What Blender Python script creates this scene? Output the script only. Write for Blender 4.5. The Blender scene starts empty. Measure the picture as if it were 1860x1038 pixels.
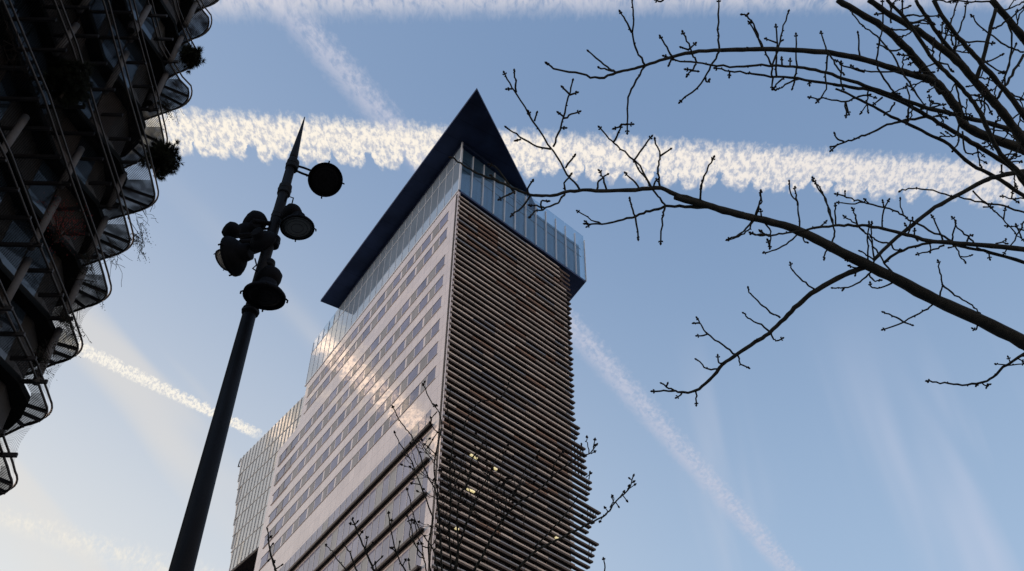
import bpy, bmesh, math, random
from mathutils import Vector, Matrix
RND = random.Random(7)
scene = bpy.context.scene
COL = scene.collection
# ------------------------------------------------------------------ camera
F_PX, W_PX, H_PX = 1924.0, 1860.0, 1038.0
Zc = Vector((35.0, 1969.0, -F_PX)).normalized()
Yc = (Vector((0, 0, -1)) - Zc * Vector((0, 0, -1)).dot(Zc)).normalized()
Xc = Yc.cross(Zc)
ROT = Matrix((Xc, Yc, Zc))
CAM = Vector((0, 0, 1.6))
cd = bpy.data.cameras.new('camera')
cam = bpy.data.objects.new('camera', cd)
COL.objects.link(cam)
cam.matrix_world = Matrix.Translation(CAM) @ ROT.to_4x4()
cd.sensor_width = 36.0
cd.lens = F_PX / W_PX * 36.0
cd.clip_start = 0.05
cd.clip_end = 20000
scene.camera = cam
scene.view_settings.view_transform = 'Standard'
scene.view_settings.look = 'None'
scene.view_settings.exposure = 0
scene.view_settings.gamma = 1
scene.cycles.max_bounces = 6

def ray(x, y):
    return ROT @ Vector((x - W_PX / 2, H_PX / 2 - y, -F_PX)) / F_PX
def at(x, y, depth):
    return CAM + ray(x, y) * depth
def on_z(x, y, z):
    r = ray(x, y); return CAM + r * ((z - CAM.z) / r.z)
def hdir(x, y):
    r = ray(x, y); return Vector((r.x, r.y, 0)).normalized()

# ------------------------------------------------------------------ meshes
class MB:
    def __init__(s): s.v = []; s.f = []; s.marks = []
    def use(s, k): s.marks.append((len(s.f), k))       # faces added from here on take material slot k
    def quad(s, a, b, c, d):
        i = len(s.v); s.v += [tuple(a), tuple(b), tuple(c), tuple(d)]; s.f.append((i, i+1, i+2, i+3))
    def poly(s, pts):
        i = len(s.v); s.v += [tuple(p) for p in pts]; s.f.append(tuple(range(i, i+len(pts))))
    def hexa(s, p):           # p: 4 bottom, 4 top
        i = len(s.v); s.v += [tuple(q) for q in p]
        for q in ((3,2,1,0),(4,5,6,7),(0,1,5,4),(1,2,6,5),(2,3,7,6),(3,0,4,7)): s.f.append(tuple(i+k for k in q))
    def box(s, x0, x1, y0, y1, z0, z1):
        s.hexa([(x0,y0,z0),(x1,y0,z0),(x1,y1,z0),(x0,y1,z0),(x0,y0,z1),(x1,y0,z1),(x1,y1,z1),(x0,y1,z1)])
    def prism(s, poly, z0, z1):
        n = len(poly); i = len(s.v)
        s.v += [(p[0], p[1], z0) for p in poly] + [(p[0], p[1], z1) for p in poly]
        s.f.append(tuple(i+k for k in reversed(range(n)))); s.f.append(tuple(i+n+k for k in range(n)))
        for k in range(n):
            l = (k+1) % n; s.f.append((i+k, i+l, i+n+l, i+n+k))
    def tube(s, pts, rad, n=6, cap=True):
        pts = [Vector(p) for p in pts]; m = len(pts)
        if not hasattr(rad, '__len__'): rad = [rad]*m
        base = len(s.v); up = None
        for k in range(m):
            t = (pts[min(k+1, m-1)] - pts[max(k-1, 0)])
            t = t.normalized() if t.length > 1e-9 else Vector((0,0,1))
            if up is None:
                up = t.orthogonal().normalized()
            up = up - t * up.dot(t)
            up = up.normalized() if up.length > 1e-6 else t.orthogonal().normalized()
            w = t.cross(up)
            for j in range(n):
                a = 2*math.pi*j/n
                s.v.append(tuple(pts[k] + (up*math.cos(a) + w*math.sin(a)) * rad[k]))
        for k in range(m-1):
            for j in range(n):
                l = (j+1) % n
                s.f.append((base+k*n+j, base+k*n+l, base+(k+1)*n+l, base+(k+1)*n+j))
        if cap:
            s.f.append(tuple(base+j for j in reversed(range(n))))
            s.f.append(tuple(base+(m-1)*n+j for j in range(n)))
    def lathe(s, o, axis, prof, n=28):     # prof: (dist along axis, radius)
        axis = Vector(axis).normalized(); u = axis.orthogonal().normalized(); w = axis.cross(u)
        base = len(s.v); m = len(prof)
        for (t, r) in prof:
            for j in range(n):
                a = 2*math.pi*j/n
                s.v.append(tuple(Vector(o) + axis*t + (u*math.cos(a)+w*math.sin(a))*max(r, 1e-4)))
        for k in range(m-1):
            for j in range(n):
                l = (j+1) % n
                s.f.append((base+k*n+j, base+k*n+l, base+(k+1)*n+l, base+(k+1)*n+j))
        s.f.append(tuple(base+j for j in reversed(range(n))))
        s.f.append(tuple(base+(m-1)*n+j for j in range(n)))
    def build(s, name, mat, parent=None, smooth=False, origin=None):
        me = bpy.data.meshes.new(name)
        v = s.v
        if parent is not None:
            o = parent_origin(parent); v = [(a-o.x, b-o.y, c-o.z) for a, b, c in v]
        elif origin is not None:
            o = Vector(origin); v = [(a-o.x, b-o.y, c-o.z) for a, b, c in v]
        me.from_pydata(v, [], s.f); me.update()
        if smooth: me.polygons.foreach_set('use_smooth', [True]*len(me.polygons))
        for q in (mat if isinstance(mat, (list, tuple)) else [mat]):
            if q: me.materials.append(q)
        if s.marks:
            idx = [0]*len(s.f)
            for i, (st, k) in enumerate(s.marks):
                en = s.marks[i+1][0] if i+1 < len(s.marks) else len(s.f)
                idx[st:en] = [k]*(en-st)
            me.polygons.foreach_set('material_index', idx)
        ob = bpy.data.objects.new(name, me); COL.objects.link(ob)
        if parent is not None: ob.parent = parent
        elif origin is not None: ob.location = Vector(origin)
        return ob
def parent_origin(p):
    o = Vector(p.location); q = p.parent
    while q is not None:
        o = o + Vector(q.location); q = q.parent
    return o
def tag(o, label=None, cat=None, group=None, kind=None):
    if label: o['label'] = label
    if cat: o['category'] = cat
    if group: o['group'] = group
    if kind: o['kind'] = kind
    return o
def thing(name, loc, label, cat, group=None):
    o = bpy.data.objects.new(name, None); COL.objects.link(o); o.location = Vector(loc)
    o.empty_display_size = 0.2
    return tag(o, label, cat, group)

# face-aligned boxes: origin C, direction d, outward normal n
class Face:
    def __init__(s, C, d, n): s.C = Vector((C[0], C[1], 0)); s.d = Vector((d[0], d[1], 0)); s.n = Vector((n[0], n[1], 0))
    def p(s, a, o, z): return s.C + s.d*a + s.n*o + Vector((0, 0, z))
    def box(s, mb, a0, a1, o0, o1, z0, z1):
        P = s.p
        q = [P(a0,o0,z0),P(a1,o0,z0),P(a1,o1,z0),P(a0,o1,z0),P(a0,o0,z1),P(a1,o0,z1),P(a1,o1,z1),P(a0,o1,z1)]
        # keep a right-handed winding so the normals look outwards
        if s.d.cross(s.n).z < 0: q = [q[3],q[2],q[1],q[0],q[7],q[6],q[5],q[4]]
        mb.hexa(q)

# ------------------------------------------------------------------ materials
def mat(name, col, rough=0.6, metal=0.0, var=0.15, scale=3.0, bump=0.0, coat=0.0, spec=0.5, stretch=(1,1,1), col2=None, ior=None, detail=5.0):
    m = bpy.data.materials.new(name); m.use_nodes = True
    nt = m.node_tree; b = nt.nodes['Principled BSDF']
    tc = nt.nodes.new('ShaderNodeTexCoord'); mp = nt.nodes.new('ShaderNodeMapping'); mp.inputs['Scale'].default_value = stretch
    nt.links.new(tc.outputs['Object'], mp.inputs['Vector'])
    nz = nt.nodes.new('ShaderNodeTexNoise'); nz.inputs['Scale'].default_value = scale; nz.inputs['Detail'].default_value = detail
    nt.links.new(mp.outputs[0], nz.inputs['Vector'])
    rp = nt.nodes.new('ShaderNodeValToRGB')
    c2 = col2 if col2 else tuple(c*(1+var) for c in col)
    c1 = tuple(c*(1-var) for c in col) if not col2 else col
    rp.color_ramp.elements[0].position = 0.3; rp.color_ramp.elements[1].position = 0.7
    rp.color_ramp.elements[0].color = (*c1, 1); rp.color_ramp.elements[1].color = (*c2, 1)
    nt.links.new(nz.outputs['Fac'], rp.inputs[0]); nt.links.new(rp.outputs[0], b.inputs['Base Color'])
    b.inputs['Roughness'].default_value = rough; b.inputs['Metallic'].default_value = metal
    b.inputs['Specular IOR Level'].default_value = spec
    b.inputs['Coat Weight'].default_value = coat; b.inputs['Coat Roughness'].default_value = 0.01
    if ior: b.inputs['IOR'].default_value = ior
    if bump:
        bp = nt.nodes.new('ShaderNodeBump'); bp.inputs['Strength'].default_value = bump; bp.inputs['Distance'].default_value = 0.02
        nt.links.new(nz.outputs['Fac'], bp.inputs['Height']); nt.links.new(bp.outputs[0], b.inputs['Normal'])
    return m
def M_(m): return m.node_tree, m.node_tree.nodes['Principled BSDF']
# ------------------------------------------------------------------ world: Nishita sky, contrails and cirrus
SUN_EL, SUN_AZ = math.radians(6.0), math.radians(-62.0)     # azimuth measured from +Y towards +X
SKY_STRENGTH = 0.15
w = bpy.data.worlds.new('World'); scene.world = w; w.use_nodes = True
nt = w.node_tree; N = nt.nodes; Lk = nt.links
N.clear()
def mt(op, a, b=None, c=None, clamp=False):
    n = N.new('ShaderNodeMath'); n.operation = op; n.use_clamp = clamp
    for i, x in enumerate((a, b, c)):
        if x is None: continue
        if isinstance(x, (int, float)): n.inputs[i].default_value = x
        else: Lk.new(x, n.inputs[i])
    return n.outputs[0]
def vm(op, a, b=None, scale=None):
    n = N.new('ShaderNodeVectorMath'); n.operation = op
    for i, x in enumerate((a, b)):
        if x is None: continue
        if isinstance(x, (tuple, Vector)): n.inputs[i].default_value = tuple(x)
        else: Lk.new(x, n.inputs[i])
    if scale is not None:
        if isinstance(scale, (int, float)): n.inputs['Scale'].default_value = scale
        else: Lk.new(scale, n.inputs['Scale'])
    return n.outputs['Value'] if op in ('DOT_PRODUCT', 'LENGTH') else n.outputs[0]
def sstep(x, a, b):
    n = N.new('ShaderNodeMapRange'); n.interpolation_type = 'SMOOTHSTEP'
    if a < b: n.inputs[1].default_value = a; n.inputs[2].default_value = b; n.inputs[3].default_value = 0; n.inputs[4].default_value = 1
    else: n.inputs[1].default_value = b; n.inputs[2].default_value = a; n.inputs[3].default_value = 1; n.inputs[4].default_value = 0
    Lk.new(x, n.inputs[0]); return n.outputs[0]
def comb(x, y, z):
    n = N.new('ShaderNodeCombineXYZ')
    for i, v in enumerate((x, y, z)):
        if isinstance(v, (int, float)): n.inputs[i].default_value = v
        else: Lk.new(v, n.inputs[i])
    return n.outputs[0]
def c2(x, y, seed=0.0):            # 2-D noise coordinates, moved aside by a seed
    return comb(mt('ADD', x, seed*13.7) if not isinstance(x, (int, float)) else x + seed*13.7,
                mt('ADD', y, seed*5.9) if not isinstance(y, (int, float)) else y + seed*5.9, 0.0)
def noise(vec, scale=1.0, detail=3.0, rough=0.5, dist=0.0):
    n = N.new('ShaderNodeTexNoise'); n.noise_dimensions = '2D'; n.inputs['Scale'].default_value = scale; n.inputs['Detail'].default_value = detail
    n.inputs['Roughness'].default_value = rough; n.inputs['Distortion'].default_value = dist
    Lk.new(vec, n.inputs['Vector']); return n.outputs[0]
def voro(vec, scale=1.0, smooth=0.3, rnd=1.0):
    n = N.new('ShaderNodeTexVoronoi'); n.feature = 'SMOOTH_F1'; n.voronoi_dimensions = '2D'; n.inputs['Scale'].default_value = scale
    n.inputs['Smoothness'].default_value = smooth; n.inputs['Randomness'].default_value = rnd
    Lk.new(vec, n.inputs['Vector']); return n.outputs['Distance']
def mixc(f, a, b):
    n = N.new('ShaderNodeMix'); n.data_type = 'RGBA'
    if isinstance(f, (int, float)): n.inputs[0].default_value = f
    else: Lk.new(f, n.inputs[0])
    for i, x in ((6, a), (7, b)):
        if isinstance(x, tuple): n.inputs[i].default_value = (*x, 1)
        else: Lk.new(x, n.inputs[i])
    return n.outputs[2]

tc = N.new('ShaderNodeTexCoord')
D = vm('NORMALIZE', tc.outputs['Generated'])
sp = N.new('ShaderNodeSeparateXYZ'); Lk.new(D, sp.inputs[0])
zc = mt('MAXIMUM', sp.outputs[2], 0.02)
P = vm('SCALE', D, scale=mt('DIVIDE', 1.0, zc))          # the direction carried up to a flat layer of air at height 1
above = sstep(sp.outputs[2], 0.03, 0.10)

def lay(d):                                              # direction -> layer point
    return Vector((d.x/d.z, d.y/d.z, 0))
class Trail:
    """local coordinates of one straight contrail: U along it, V across it (-1..1 over its width)"""
    def __init__(s, a, b, hw0, hw1, via=None):
        f = via or (lambda x, y: lay(ray(x, y)))
        A, B = f(*a), f(*b)
        T = (B - A); L = T.length; T.normalize(); Nn = Vector((-T.y, T.x, 0))
        iv = Vector((b[0]-a[0], b[1]-a[1])); il = iv.length; iv.normalize(); ip = Vector((-iv.y, iv.x))
        def hw(p, h):
            q = f(p[0]+ip.x*h, p[1]+ip.y*h) - f(*p); return q.dot(Nn), q.dot(T)
        m = ((a[0]+b[0])/2, (a[1]+b[1])/2)
        h0, _ = hw(a, hw0); h1, _ = hw(b, hw1); hm, tm = hw(m, (hw0+hw1)/2)
        if hm < 0: pass
        u = mt('SUBTRACT', vm('DOT_PRODUCT', P, T), A.dot(T))
        v = mt('SUBTRACT', vm('DOT_PRODUCT', P, Nn), A.dot(Nn))
        k = mt('MAXIMUM', mt('MINIMUM', mt('DIVIDE', u, L), 1.6), -0.6)
        sgn = 1 if hm > 0 else -1
        width = mt('MAXIMUM', mt('ADD', abs(h0), mt('MULTIPLY', k, abs(h1)-abs(h0))), abs(hm)*0.25)
        s.V = mt('DIVIDE', mt('MULTIPLY', v, sgn), width)
        step = (f(m[0]+iv.x*(hw0+hw1)/2, m[1]+iv.y*(hw0+hw1)/2) - f(*m)).length
        s.U = mt('DIVIDE', mt('SUBTRACT', u, mt('MULTIPLY', v, tm/hm)), step)
        s.t = mt('DIVIDE', u, L)

def cloud_puffy(tr, seed, drip=1.0, fs=1.0):
    """dense trail: soft grain on top, rounded puffs hanging on the far (V = +1) side"""
    U, V = tr.U, tr.V
    Us = mt('ADD', U, seed*7.3)
    big = noise(c2(mt('MULTIPLY', Us, 0.55), 0.0, seed+9), 1.0, 2, 0.6)
    wob = noise(c2(mt('MULTIPLY', Us, 2.6), mt('MULTIPLY', V, 2.4), seed), 1.0, 3, 0.55)
    wob2 = noise(c2(mt('MULTIPLY', Us, 2.6), mt('MULTIPLY', V, 2.4), seed+4), 1.0, 3, 0.55)
    Uw, Vw = mt('ADD', Us, mt('MULTIPLY', mt('SUBTRACT', wob, 0.5), 0.55)), mt('ADD', V, mt('MULTIPLY', mt('SUBTRACT', wob2, 0.5), 0.55))
    mid = noise(c2(mt('MULTIPLY', Us, 3.6*fs), mt('MULTIPLY', V, 3.0*fs), seed+1), 1.0, 4, 0.60)
    fine = noise(c2(mt('MULTIPLY', Us, 8.5*fs), mt('MULTIPLY', V, 6.0*fs), seed+3), 1.0, 3, 0.6)
    grain = sstep(mt('ADD', mt('MULTIPLY', mid, 0.65), mt('MULTIPLY', fine, 0.35)), 0.36, 0.60)
    top = sstep(mt('ADD', V, mt('MULTIPLY', mt('SUBTRACT', mid, 0.5), 0.7)), -1.22, -0.55)
    core = mt('SUBTRACT', 1.0, sstep(Vw, -0.25, 0.25))
    core = mt('MULTIPLY', core, mt('ADD', 0.76, mt('MULTIPLY', grain, 0.22)))
    n_ = N.new('ShaderNodeTexVoronoi'); n_.voronoi_dimensions = '1D'; n_.feature = 'SMOOTH_F1'; n_.inputs['Scale'].default_value = 1.0
    n_.inputs['Smoothness'].default_value = 0.12; n_.inputs['Randomness'].default_value = 0.62
    Lk.new(mt('ADD', mt('MULTIPLY', Us, 1.25*fs**0.5), mt('MULTIPLY', mt('SUBTRACT', wob, 0.5), 0.55)), n_.inputs['W']); cellx = n_.outputs['Distance']
    rnd_ = mt('SQRT', mt('MAXIMUM', mt('SUBTRACT', 1.0, mt('POWER', mt('MULTIPLY', cellx, 1.85), 2.0)), 0.0))
    lim = mt('ADD', mt('ADD', 0.14, mt('MULTIPLY', mt('SUBTRACT', big, 0.5), 0.8*drip)), mt('MULTIPLY', rnd_, 0.62))      # rounded scallops hang down
    puff = sstep(mt('SUBTRACT', mt('ADD', Vw, mt('MULTIPLY', mt('SUBTRACT', mid, 0.5), 0.5)), lim), 0.16, -0.20)
    puff = mt('MULTIPLY', puff, mt('ADD', 0.60, mt('MULTIPLY', sstep(mid, 0.34, 0.62), 0.38)))
    d = mt('SUBTRACT', mt('ADD', core, puff), mt('MULTIPLY', core, puff))
    d = mt('MULTIPLY', mt('MULTIPLY', d, top), mt('ADD', 0.84, mt('MULTIPLY', grain, 0.18)), clamp=True)
    shade = sstep(mt('ADD', mt('MULTIPLY', mid, 0.6), mt('MULTIPLY', fine, 0.4)), 0.34, 0.58)
    return d, shade
def cloud_wisp(tr, seed, gain=1.0, lo=0.30, hi=0.75, edge=0.55, along=1.2, across=2.2, hard=0.0):
    U, V = tr.U, tr.V
    n1 = noise(c2(mt('MULTIPLY', U, along), mt('MULTIPLY', V, across), seed), 1.0, 6, 0.62, 0.6)
    n2 = noise(c2(mt('MULTIPLY', U, along*3.2), mt('MULTIPLY', V, across*1.8), seed+5), 1.0, 4, 0.6)
    Vn = mt('ADD', V, mt('MULTIPLY', mt('SUBTRACT', n2, 0.5), 0.9))
    body = sstep(mt('ABSOLUTE', Vn), 1.2, edge-0.6)
    tex = sstep(mt('ADD', mt('MULTIPLY', n1, 0.6), mt('MULTIPLY', n2, 0.4)), lo, hi)
    d = mt('MULTIPLY', mt('MULTIPLY', body, mt('ADD', hard, mt('MULTIPLY', tex, 1-hard))), gain, clamp=True)
    return d, n2

sky = N.new('ShaderNodeTexSky'); sky.sky_type = 'NISHITA'; sky.sun_disc = False
sky.sun_elevation = SUN_EL; sky.sun_rotation = SUN_AZ
sky.altitude = 100; sky.air_density = 1.0; sky.dust_density = 1.0; sky.ozone_density = 1.5
skyc = sky.outputs[0]
# thin evening haze: pale towards the horizon, palest and warmest round the set sun
sd = Vector((math.sin(SUN_AZ), math.cos(SUN_AZ), 0.0))
near = mt('MULTIPLY', mt('ADD', vm('DOT_PRODUCT', D, sd), 1.0), 0.5)
low = sstep(sp.outputs[2], 0.95, 0.20)
REFL_GAIN = 3.5
def clear_sky(d):  pass
HS = 1.0/SKY_STRENGTH
# evening haze: blue overhead, paler downwards, pale and warm over the set sun
up = sstep(sp.outputs[2], 0.36, 0.84)
blue = mixc(up, (0.445*HS, 0.605*HS, 0.83*HS), (0.225*HS, 0.350*HS, 0.58*HS))
warm = mixc(up, (1.0*HS, 0.97*HS, 0.90*HS), (0.42*HS, 0.54*HS, 0.75*HS))
skyc = mixc(0.80, skyc, mixc(sstep(near, 0.56, 0.97), blue, warm))
# rosy glow added in unseen sky behind the photographer, lighting the slatted flank
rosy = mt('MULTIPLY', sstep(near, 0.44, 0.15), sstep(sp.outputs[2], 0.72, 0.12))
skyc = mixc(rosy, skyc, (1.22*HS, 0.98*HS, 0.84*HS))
# faint cirrus streaks
cir = Trail((1500, 600), (1640, 1100), 200, 240)
cn = noise(c2(mt('MULTIPLY', cir.U, 0.25), mt('MULTIPLY', cir.V, 1.25), 5.1), 1.0, 3, 0.55, 0.4)
cir2 = Trail((60, 560), (500, 1010), 240, 240)
cn2 = noise(c2(mt('MULTIPLY', cir2.U, 0.25), mt('MULTIPLY', cir2.V, 1.7), 8.1), 1.0, 2, 0.55, 0.4)
cmask = mt('MULTIPLY', mt('MULTIPLY', sstep(cn, 0.44, 0.80), sstep(mt('ABSOLUTE', cir.V), 1.75, 1.0)), sstep(sp.outputs[2], 0.68, 0.50))
cmask2 = mt('MULTIPLY', mt('MULTIPLY', sstep(cn2, 0.46, 0.72), sstep(mt('ABSOLUTE', cir2.V), 1.5, 0.9)), sstep(sp.outputs[2], 0.80, 0.60))
cirf = mt('MULTIPLY', mt('MAXIMUM', mt('MULTIPLY', cmask, 0.75), mt('MULTIPLY', cmask2, 0.50)), above)
skyc = mixc(cirf, skyc, mixc(sstep(near, 0.5, 0.85), (0.56*HS, 0.61*HS, 0.76*HS), (0.82*HS, 0.76*HS, 0.68*HS)))

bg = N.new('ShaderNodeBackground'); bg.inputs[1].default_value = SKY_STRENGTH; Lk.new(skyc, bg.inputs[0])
cur = bg.outputs[0]
def over(dens, col):
    global cur
    b = N.new('ShaderNodeBackground'); b.inputs[1].default_value = 1.0
    if isinstance(col, tuple): b.inputs[0].default_value = (*col, 1)
    else: Lk.new(col, b.inputs[0])
    m = N.new('ShaderNodeMixShader'); Lk.new(mt('MULTIPLY', dens, above), m.inputs[0]); Lk.new(cur, m.inputs[1]); Lk.new(b.outputs[0], m.inputs[2])
    cur = m.outputs[0]
# old spread-out trail running down from the top, behind the tower and out at the lower right
t3 = Trail((560, 60), (1440, 1045), 32, 21)
d, s = cloud_wisp(t3, 2.0, 0.74, 0.30, 0.60, 0.7, 0.8, 1.5, 0.25)
over(mt('MULTIPLY', d, mt('SUBTRACT', 1.0, mt('MULTIPLY', sstep(t3.t, 0.1, 0.75), 0.10))), mixc(s, (0.42, 0.47, 0.64), (0.66, 0.66, 0.74)))
# trail along the top edge
t2 = Trail((380, -4), (1560, -12), 46, 36)
d, s = cloud_wisp(t2, 5.0, 0.80, 0.28, 0.60, 0.7, 1.4, 0.9, 0.15)
over(d, mixc(s, (0.50, 0.54, 0.68), (0.82, 0.78, 0.78)))
# the big trail
t1 = Trail((320, 247), (1860, 343), 46, 42)
d, s = cloud_puffy(t1, 1.0)
over(mt('MULTIPLY', d, mt('SUBTRACT', 1.0, mt('MULTIPLY', sstep(t1.t, 0.45, 1.05), 0.22))), mixc(sstep(t1.t, 0.0, 1.0), mixc(s, (0.64, 0.62, 0.64), (1.0, 0.92, 0.80)), mixc(s, (0.60, 0.60, 0.66), (0.93, 0.86, 0.80))))
# thin bright one low at the left
t5 = Trail((480, 793), (150, 632), 11, 15)
d, s = cloud_puffy(t5, 4.0, 0.8, 0.6)
d5 = mt('MULTIPLY', d, sstep(t5.t, -0.02, 0.10))
over(d5, mixc(s, (0.66, 0.66, 0.68), (0.97, 0.92, 0.82)))
t6 = Trail((0, 940), (310, 1040), 24, 34)
d, s = cloud_wisp(t6, 6.0, 0.75, 0.36, 0.66, 0.5, 1.3, 1.3, 0.1)
over(d, mixc(s, (0.78, 0.76, 0.70), (0.96, 0.90, 0.80)))
# one more trail outside the frame to the left: it is the one mirrored in the tower's pale face
LF_N = Vector((-0.85269, -0.52242, 0))
def refl(x, y):
    r = ray(x, y).normalized(); r = r - LF_N*2*r.dot(LF_N); return lay(r)
t7 = Trail((575, 625), (768, 786), 27, 27, via=refl)
d, s = cloud_puffy(t7, 7.0, 0.5)
d7 = mt('MULTIPLY', d, mt('MULTIPLY', sstep(t7.t, -0.5, -0.1), 1.0))
over(d7, mixc(s, (1.1, 0.95, 0.80), (REFL_GAIN*1.0, REFL_GAIN*0.74, REFL_GAIN*0.54)))
out = N.new('ShaderNodeOutputWorld'); Lk.new(cur, out.inputs[0])
w.cycles.sampling_method = 'MANUAL' if hasattr(w.cycles, 'sampling_method') else 'AUTO'
try: w.cycles.sample_map_resolution = 256
except Exception: pass

sl = bpy.data.lights.new('sun', 'SUN'); sl.energy = 1.5; sl.angle = math.radians(10); sl.color = (1.0, 0.74, 0.60)
so = bpy.data.objects.new('sun', sl); COL.objects.link(so)
sdir = Vector((math.sin(SUN_AZ)*math.cos(SUN_EL), math.cos(SUN_AZ)*math.cos(SUN_EL), math.sin(SUN_EL)))
so.rotation_euler = (-sdir).to_track_quat('-Z', 'Y').to_euler()
# ------------------------------------------------------------------ the tower
TC = (-5.919, 74.766)
D1 = (-0.52242, 0.85269); N1 = (-0.85269, -0.52242)     # pale face: runs back to the left
D2 = (0.72587, 0.68783);  N2 = (0.68783, -0.72587)      # slatted face: runs back to the right
LF, RF = Face(TC, D1, N1), Face(TC, D2, N2)
def rt(a, b):        # point at a along the pale face, b along the slatted face
    return Vector((TC[0]+D1[0]*a+D2[0]*b, TC[1]+D1[1]*a+D2[1]*b, 0))

# cladding: pale glazed panels with fine joints and a mirror-like coat
m_clad = mat('pale_cladding', (0.80, 0.71, 0.675), rough=0.30, var=0.06, scale=0.35, coat=0.9, spec=0.0)
nt_, b_ = M_(m_clad)
def brick_joints(nt_, b_, fac_to, bw, bh, mort, dark, vec_u, rot=None):
    """thin darker joints in the face's own coordinates (u along the face, v up)"""
    N_, L_ = nt_.nodes, nt_.links
    tcx = N_.new('ShaderNodeTexCoord'); sx = N_.new('ShaderNodeSeparateXYZ')
    dp = N_.new('ShaderNodeVectorMath'); dp.operation = 'DOT_PRODUCT'; dp.inputs[1].default_value = (vec_u[0], vec_u[1], 0)
    L_.new(tcx.outputs['Object'], dp.inputs[0]); L_.new(tcx.outputs['Object'], sx.inputs[0])
    cx = N_.new('ShaderNodeCombineXYZ'); L_.new(dp.outputs['Value'], cx.inputs[0]); L_.new(sx.outputs[2], cx.inputs[1])
    br = N_.new('ShaderNodeTexBrick'); br.offset = 0.0; br.squash = 1.0
    br.inputs['Scale'].default_value = 1.0; br.inputs['Brick Width'].default_value = bw; br.inputs['Row Height'].default_value = bh
    br.inputs['Mortar Size'].default_value = mort; br.inputs['Mortar Smooth'].default_value = 0.2; br.inputs['Bias'].default_value = 0.0
    br.inputs['Color1'].default_value = (1, 1, 1, 1); br.inputs['Color2'].default_value = (0.90, 0.90, 0.91, 1); br.inputs['Mortar'].default_value = (*dark, 1)
    L_.new(cx.outputs[0], br.inputs['Vector'])
    src = b_.inputs['Base Color'].links[0].from_socket
    mx = N_.new('ShaderNodeMix'); mx.data_type = 'RGBA'; mx.blend_type = 'MULTIPLY'; mx.inputs[0].default_value = 1.0
    L_.new(src, mx.inputs[6]); L_.new(br.outputs['Color'], mx.inputs[7]); L_.new(mx.outputs[2], b_.inputs['Base Color'])
    return br
brick_joints(nt_, b_, None, 1.34, 1.49, 0.022, (0.55, 0.53, 0.53), D1)
def wavy(m, strength, scale):       # the slight unevenness of real panes and panels
    nt_, b_ = M_(m)
    tcx = nt_.nodes.new('ShaderNodeTexCoord'); nz = nt_.nodes.new('ShaderNodeTexNoise'); nz.inputs['Scale'].default_value = scale; nz.inputs['Detail'].default_value = 2
    bp = nt_.nodes.new('ShaderNodeBump'); bp.inputs['Strength'].default_value = strength; bp.inputs['Distance'].default_value = 0.05
    nt_.links.new(tcx.outputs['Object'], nz.inputs['Vector']); nt_.links.new(nz.outputs['Fac'], bp.inputs['Height'])
    nt_.links.new(bp.outputs[0], b_.inputs['Coat Normal']); 
    if not b_.inputs['Normal'].links: nt_.links.new(bp.outputs[0], b_.inputs['Normal'])
wavy(m_clad, 0.012, 0.4)
m_blue = mat('window_glass', (0.20, 0.205, 0.305), rough=0.1, var=0.3, scale=0.3, coat=0.75, spec=0.0); wavy(m_blue, 0.05, 0.5)
m_grey = mat('grey_panel', (0.33, 0.325, 0.325), rough=0.3, var=0.15, scale=0.4, coat=0.35, spec=0.0)
m_off = mat('office_glass', (0.27, 0.265, 0.345), rough=0.1, var=0.25, scale=0.3, coat=0.9, spec=0.0); wavy(m_off, 0.05, 0.5)
m_offg = mat('office_glass_grey', (0.38, 0.38, 0.375), rough=0.2, var=0.1, scale=0.3, coat=0.5, spec=0.0)
m_mull = mat('pale_mullion', (0.55, 0.52, 0.51), rough=0.45, var=0.05)
m_ledge = mat('dark_ledge', (0.06, 0.052, 0.05), rough=0.6, var=0.2)
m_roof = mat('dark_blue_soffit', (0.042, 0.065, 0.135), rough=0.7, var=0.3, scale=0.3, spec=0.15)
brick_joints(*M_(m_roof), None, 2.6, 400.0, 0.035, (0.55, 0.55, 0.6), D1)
m_tglass = mat('blue_glazing', (0.28, 0.36, 0.45), rough=0.06, var=0.12, scale=0.25, coat=0.75, spec=0.4); wavy(m_tglass, 0.05, 0.4)
m_tglass2 = mat('dull_blue_glazing', (0.20, 0.29, 0.38), rough=0.12, var=0.15, scale=0.25, coat=0.5, spec=0.4)
m_fin = mat('white_fin', (0.74, 0.78, 0.82), rough=0.4, var=0.05)
def clear_glass(name, tint, alpha):
    m = bpy.data.materials.new(name); m.use_nodes = True; nt_ = m.node_tree; N_ = nt_.nodes
    N_.clear(); o = N_.new('ShaderNodeOutputMaterial'); t = N_.new('ShaderNodeBsdfTransparent'); g = N_.new('ShaderNodeBsdfGlossy'); mx = N_.new('ShaderNodeMixShader')
    t.inputs[0].default_value = (*tint, 1); g.inputs['Roughness'].default_value = 0.03
    nz = N_.new('ShaderNodeTexNoise'); nz.inputs['Scale'].default_value = 0.6; mr = N_.new('ShaderNodeMapRange')
    mr.inputs[3].default_value = alpha*0.8; mr.inputs[4].default_value = alpha*1.2
    nt_.links.new(nz.outputs[0], mr.inputs[0]); nt_.links.new(mr.outputs[0], mx.inputs[0])
    nt_.links.new(t.outputs[0], mx.inputs[1]); nt_.links.new(g.outputs[0], mx.inputs[2]); nt_.links.new(mx.outputs[0], o.inputs[0])
    return m
m_clear = clear_glass('clear_parapet_glass', (0.80, 0.88, 0.93), 0.14)

tower = thing('hotel_tower', (TC[0], TC[1], 0), 'tall tower with a pale window facade, a brown slatted flank and a pointed dark roof', 'tower')
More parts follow.
